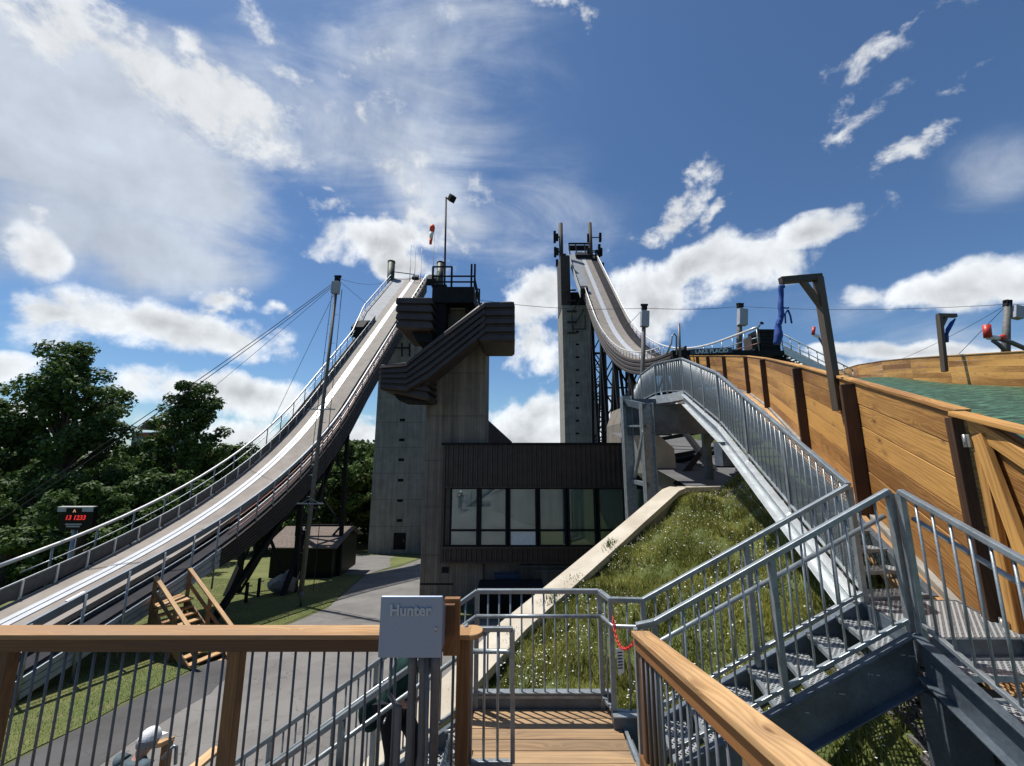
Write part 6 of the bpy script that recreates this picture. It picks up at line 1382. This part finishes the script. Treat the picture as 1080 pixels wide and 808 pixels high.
    for s2 in (-1, 1):
        MB().tube([hc+s_*s2*.062*H, hc+s_*s2*.072*H-d*.002], [.014*H, .008*H], 10).build('ear', 'skin', o)
        MB().tube([hc+s_*s2*.02*H+f2*.055*H+d*.01*H, hc+s_*s2*.02*H+f2*.062*H+d*.01*H], [.008*H, .004*H], 8).build('eye', 'white_paint', o)
    MB().tube([hc+f2*.058*H, hc+f2*.078*H-d*.014*H], [.006*H, .010*H], 8).build('nose', 'skin', o)
    MB().tube([hc+f2*.058*H-d*.035*H-s_*.016*H, hc+f2*.061*H-d*.035*H, hc+f2*.058*H-d*.035*H+s_*.016*H], .004*H, 6).build('mouth', 'red_pipe', o)
    def dome(name, m_, R0, lo, scl=1.0, back=0):
        b = MB(); rings = []
        for i in range(9):
            a_ = lo+(math.pi/2-lo)*i/8; rr_ = R0*math.cos(a_); zz = R0*math.sin(a_)*scl; rings.append([hc+d*zz-f2*back+s_*rr_*math.cos(t2)*.92+f2*rr_*math.sin(t2)*1.06 for t2 in [j*math.pi/10 for j in range(20)]])
        b.sweep(rings, smooth=True); return b.build(name, m_, o)
    dome('hair', 'hair', .066*H, -.45, 1.1, .006*H)
    if cap:
        dome('cap', cap, .071*H, .15, 1.15); b = MB(); b.prism([hc+d*.012*H+f2*.05*H-s_*.045*H, hc+d*.012*H+f2*.05*H+s_*.045*H, hc+d*.004*H+f2*.115*H+s_*.03*H, hc+d*.004*H+f2*.115*H-s_*.03*H], d*.006*H); b.build('cap_peak', cap, o)
    return o
base = dict(pelvis=(0, 0, .53), waist=(0, .0, .60), chest=(0, .01, .73), neck=(0, .02, .83), headb=(0, .03, .87), headc=(0, .035, .92), headt=(0, .035, .965), hipr=(.055, 0, .50), kneer=(.055, .03, .28), ankr=(.055, 0, .045), toer=(.06, .09, .02), hipl=(-.055, 0, .50), kneel=(-.055, .08, .28), ankl=(-.055, -.02, .06), toel=(-.06, .07, .025),
    shr=(.115, 0, .80), elr=(.15, -.01, .63), wrr=(.16, .07, .50), har=(.16, .1, .46), shl=(-.115, 0, .80), ell=(-.15, -.01, .63), wrl=(-.16, .06, .5), hal=(-.16, .08, .46))
j1 = dict(base); j1.update(neck=(0, .03, .82), headb=(.0, .055, .855), headc=(.0, .085, .90), headt=(.0, .095, .945))
p = P(143, 788, 5.6); person('man in white cap and dark teal shirt seen from behind, lower left behind the balusters', (p.x, p.y, p.z-1.60), (.25, .97), 1.76, 'shirt', j1, cap='white_paint')
j2 = dict(base); j2.update(waist=(0, .03, .60), chest=(0, .09, .71), neck=(0, .15, .78), headb=(0, .18, .81), headc=(0, .21, .85), headt=(0, .22, .89), shr=(.115, .11, .76), shl=(-.115, .11, .76), elr=(.15, .03, .63), wrr=(.14, .10, .57), har=(.13, .14, .58), ell=(-.14, .16, .62), wrl=(-.12, .21, .60), hal=(-.12, .245, .61), kneel=(-.055, .12, .32), ankl=(-.055, .10, .12), toel=(-.055, .19, .10))
xq = -1.08; p2 = person('person in dark green top climbing the steel stair behind the controller box', (xq, 3.97, DZ+(xq+.36)*.667-.06), (1, .05), 1.60, 'green_shirt', j2)
bgk = thing('backpack', 'dark green bulging bag carried by the climbing person', 'bag', (-1.25, 3.95, -2.3)); skin('bag_body', [(-1.30, 3.95, -2.15), (-1.27, 3.95, -2.32), (-1.22, 3.95, -2.44)], [(0, 1), (1, 2)], [.06, .11, .07], 'green_shirt', bgk)

# ================================================================== TREES
def tree(label, base_, H, rad, nleaf, ls, mleaf='leaf', seed=1, shape=1.0, clump=1.0, cat='tree', lowest=.12):
    rs = np.random.default_rng(seed); t_ = thing('broadleaf_tree', label, cat, base_); Bv = Vector(base_)
    b = MB(); tr_ = H*.018+.12; tops = []
    pts = [Bv+Vector((rs.normal(0, .02)*H*k, rs.normal(0, .02)*H*k, H*.86*k)) for k in np.linspace(0, 1, 7)]; pts[0] = Bv-Vector((0, 0, .4)); b.tube(pts, [tr_*(1.25-k) for k in np.linspace(0, 1.1, 7)], 8)
    cen = []
    nb = int(26*clump)
    for i in range(nb):
        k = lowest+(1-lowest)*rs.uniform(0, 1)**.85; a = i*2.4+rs.normal(0, .4)
        prof_ = max(0, math.sin(math.pi*min(1, (k*.90+.08))**.95))**.55*(1-.12*k)+.10; rr = rad*prof_*rs.uniform(.62, 1.08)
        st0 = lerp(pts[0], pts[-1], min(1, k*.8)); end = Bv+Vector((math.cos(a)*rr, math.sin(a)*rr, H*min(.98, k+rs.uniform(-.02, .05))))
        mid = lerp(st0, end, .55)+Vector((0, 0, rad*.08)); b.tube([st0, mid, end], [tr_*.32, tr_*.2, .03], 5, cap=False)
        for q, s_ in ((end, 1.0), (lerp(mid, end, .4), .9), (mid, .75)): cen.append((*q, rad*rs.uniform(.16, .28)*s_))
    for k in np.linspace(.85, 1.0, 4): cen.append((Bv.x+rs.normal(0, .05)*rad, Bv.y, Bv.z+H*k-.3, rad*.2*(1.3-k*.6)))
    b.build('trunk', 'bark', t_)
    cen = np.array(cen); idx = rs.integers(0, len(cen), nleaf); c_ = cen[idx]
    d = rs.normal(0, 1, (nleaf, 3)); d /= np.linalg.norm(d, axis=1)[:, None]; rr = c_[:, 3]*rs.uniform(.35, 1.12, nleaf)**.6
    p = c_[:, :3]+d*rr[:, None]*np.array([1, 1, .72]); 
    n = d+rs.normal(0, .6, (nleaf, 3))+np.array([0, 0, .5]); n /= np.linalg.norm(n, axis=1)[:, None]
    u = np.cross(n, rs.normal(0, 1, (nleaf, 3))); u /= np.linalg.norm(u, axis=1)[:, None]; v = np.cross(n, u); s_ = (ls*rs.uniform(.6, 1.35, nleaf))[:, None]
    V = np.stack([p+u*s_, p+v*s_*.62, p-u*s_, p-v*s_*.62], 1).reshape(-1, 3)-np.array(base_)
    me = bpy.data.meshes.new('crown'); me.vertices.add(len(V)); me.vertices.foreach_set('co', V.ravel()); me.loops.add(len(V)); me.loops.foreach_set('vertex_index', np.arange(len(V), dtype=np.int32)); me.polygons.add(nleaf)
    me.polygons.foreach_set('loop_start', np.arange(0, len(V), 4, dtype=np.int32)); me.polygons.foreach_set('loop_total', np.full(nleaf, 4, dtype=np.int32)); me.update()
    tone = np.clip(rs.uniform(0, .55, nleaf)+rs.uniform(0, .45, len(cen))[idx], 0, 1); at = me.attributes.new('tone', 'FLOAT', 'FACE'); at.data.foreach_set('value', tone.astype(np.float32)); me.materials.append(M[mleaf])
    o = bpy.data.objects.new('crown', me); link(o, t_); ORG[o.name] = ORG[t_.name]; return t_
def tree_px(label, px, ptop, Y, wpx, n, ls, m='leaf', seed=1, clump=1.0, lowest=.12):
    p = P(px, ptop, Y); g_ = gz(Y)-.1; tree(label, (p.x, Y, g_), p.z-g_, wpx/2/F_PX*Y*1.08, n, ls, m, seed, clump=clump, lowest=lowest)
tree_px('tallest dark maple left of the ski jump, its crown above the others', 90, 366, 36, 92, 26000, .17, 'leaf', 3, 1.7, .25)
tree_px('round dark tree just left of the ski jump rail', 203, 404, 40, 74, 17000, .18, 'leaf', 5, 1.4, .2)
tree_px('tree at the left edge of the picture, lighter green', 2, 424, 34, 84, 22000, .17, 'leaf2', 8, 1.3)
tree_px('lower bushy tree between the maple and the round tree', 140, 498, 38, 70, 14000, .17, 'leaf', 9, 1.2, .1)
tree_px('lower tree under the left side of the tall maple', 50, 500, 31, 100, 14000, .16, 'leaf2', 12, 1.2, .05)
tree_px('bushy tree behind the clock board', 95, 512, 27, 70, 12000, .15, 'leaf', 14, 1.2, .05)
tree_px('low tree behind the middle of the left jump', 180, 500, 32, 80, 12000, .16, 'leaf', 17, 1.2, .05)
tree_px('lower dark tree right of the round tree', 245, 470, 46, 60, 12000, .2, 'leaf', 19, 1.2, .05)
tree_px('tree behind the jump supports left of the shed', 280, 490, 50, 70, 12000, .21, 'leaf', 23, 1.2, .05)
tree_px('tree behind the shed roof', 325, 478, 50, 70, 12000, .21, 'leaf2', 29, 1.2, .05)
tree_px('lit green tree between the jump supports and the concrete tower', 368, 468, 52, 62, 14000, .2, 'leaf2', 31, 1.2, .05)
tree_px('dark tree far left outside the lawn', -60, 440, 32, 120, 12000, .18, 'leaf', 37, 1.2, .05)
tree_px('low bush at the far left behind the jump takeoff', 12, 560, 24, 60, 9000, .13, 'leaf', 41, 1.2, .02)
# far woods that read as one mass, behind the single trees
def far_woods():
    rs = np.random.default_rng(77); nl = 60000; Yw = rs.uniform(56, 66, nl); Xw = rs.uniform(-110, -9, nl)
    top = -1.5+1.4*np.sin(Xw*.21)+1.1*np.sin(Xw*.53+1)+.7*np.sin(Xw*1.3); zz = -12.5+(top+12.5)*rs.uniform(0, 1, nl)**.75
    p = np.stack([Xw, Yw, zz], 1); n = rs.normal(0, 1, (nl, 3)); n /= np.linalg.norm(n, axis=1)[:, None]
    u = np.cross(n, rs.normal(0, 1, (nl, 3))); u /= np.linalg.norm(u, axis=1)[:, None]; v = np.cross(n, u); s_ = .42*rs.uniform(.6, 1.3, nl)[:, None]
    V = np.stack([p+u*s_, p+v*s_*.7, p-u*s_, p-v*s_*.7], 1).reshape(-1, 3)
    me = bpy.data.meshes.new('far_woods'); me.vertices.add(len(V)); me.vertices.foreach_set('co', V.ravel()); me.loops.add(len(V)); me.loops.foreach_set('vertex_index', np.arange(len(V), dtype=np.int32)); me.polygons.add(nl)
    me.polygons.foreach_set('loop_start', np.arange(0, len(V), 4, dtype=np.int32)); me.polygons.foreach_set('loop_total', np.full(nl, 4, dtype=np.int32)); me.update()
    tone = np.clip(.35+.3*np.sin(Xw*.9)*np.sin(zz*1.1)+rs.uniform(-.25, .35, nl), 0, 1); at = me.attributes.new('tone', 'FLOAT', 'FACE'); at.data.foreach_set('value', tone.astype(np.float32)); me.materials.append(M['leaf'])
    o = bpy.data.objects.new('far_woods', me); C.objects.link(o); tag(o, 'dark green woods behind the single trees and the concrete tower', 'woods', kind='stuff')
far_woods()
# repeats share a group
GR = dict(broadleaf_tree='trees behind the left ski jump', equipment_pole='poles with equipment boxes', timber_gantry='timber gantries beside the landing hill', blue_streamer='blue wind streamers', overhead_cable='overhead cables',
    guy_wire='guy wires and cables of the poles', vent_stack='vent stacks on the jump top', radio_antenna='radio antennas on the jump top', antenna_mast='antenna masts on the high tower', snow_gun='red and white snow guns', stake='dark stakes beside the boulder', yellow_flower_plant='yellow flowered plants under the stair')
for o in list(C.objects):
    k = o.name.split('.')[0]
    if o.parent is None and k in GR: o['group'] = GR[k]
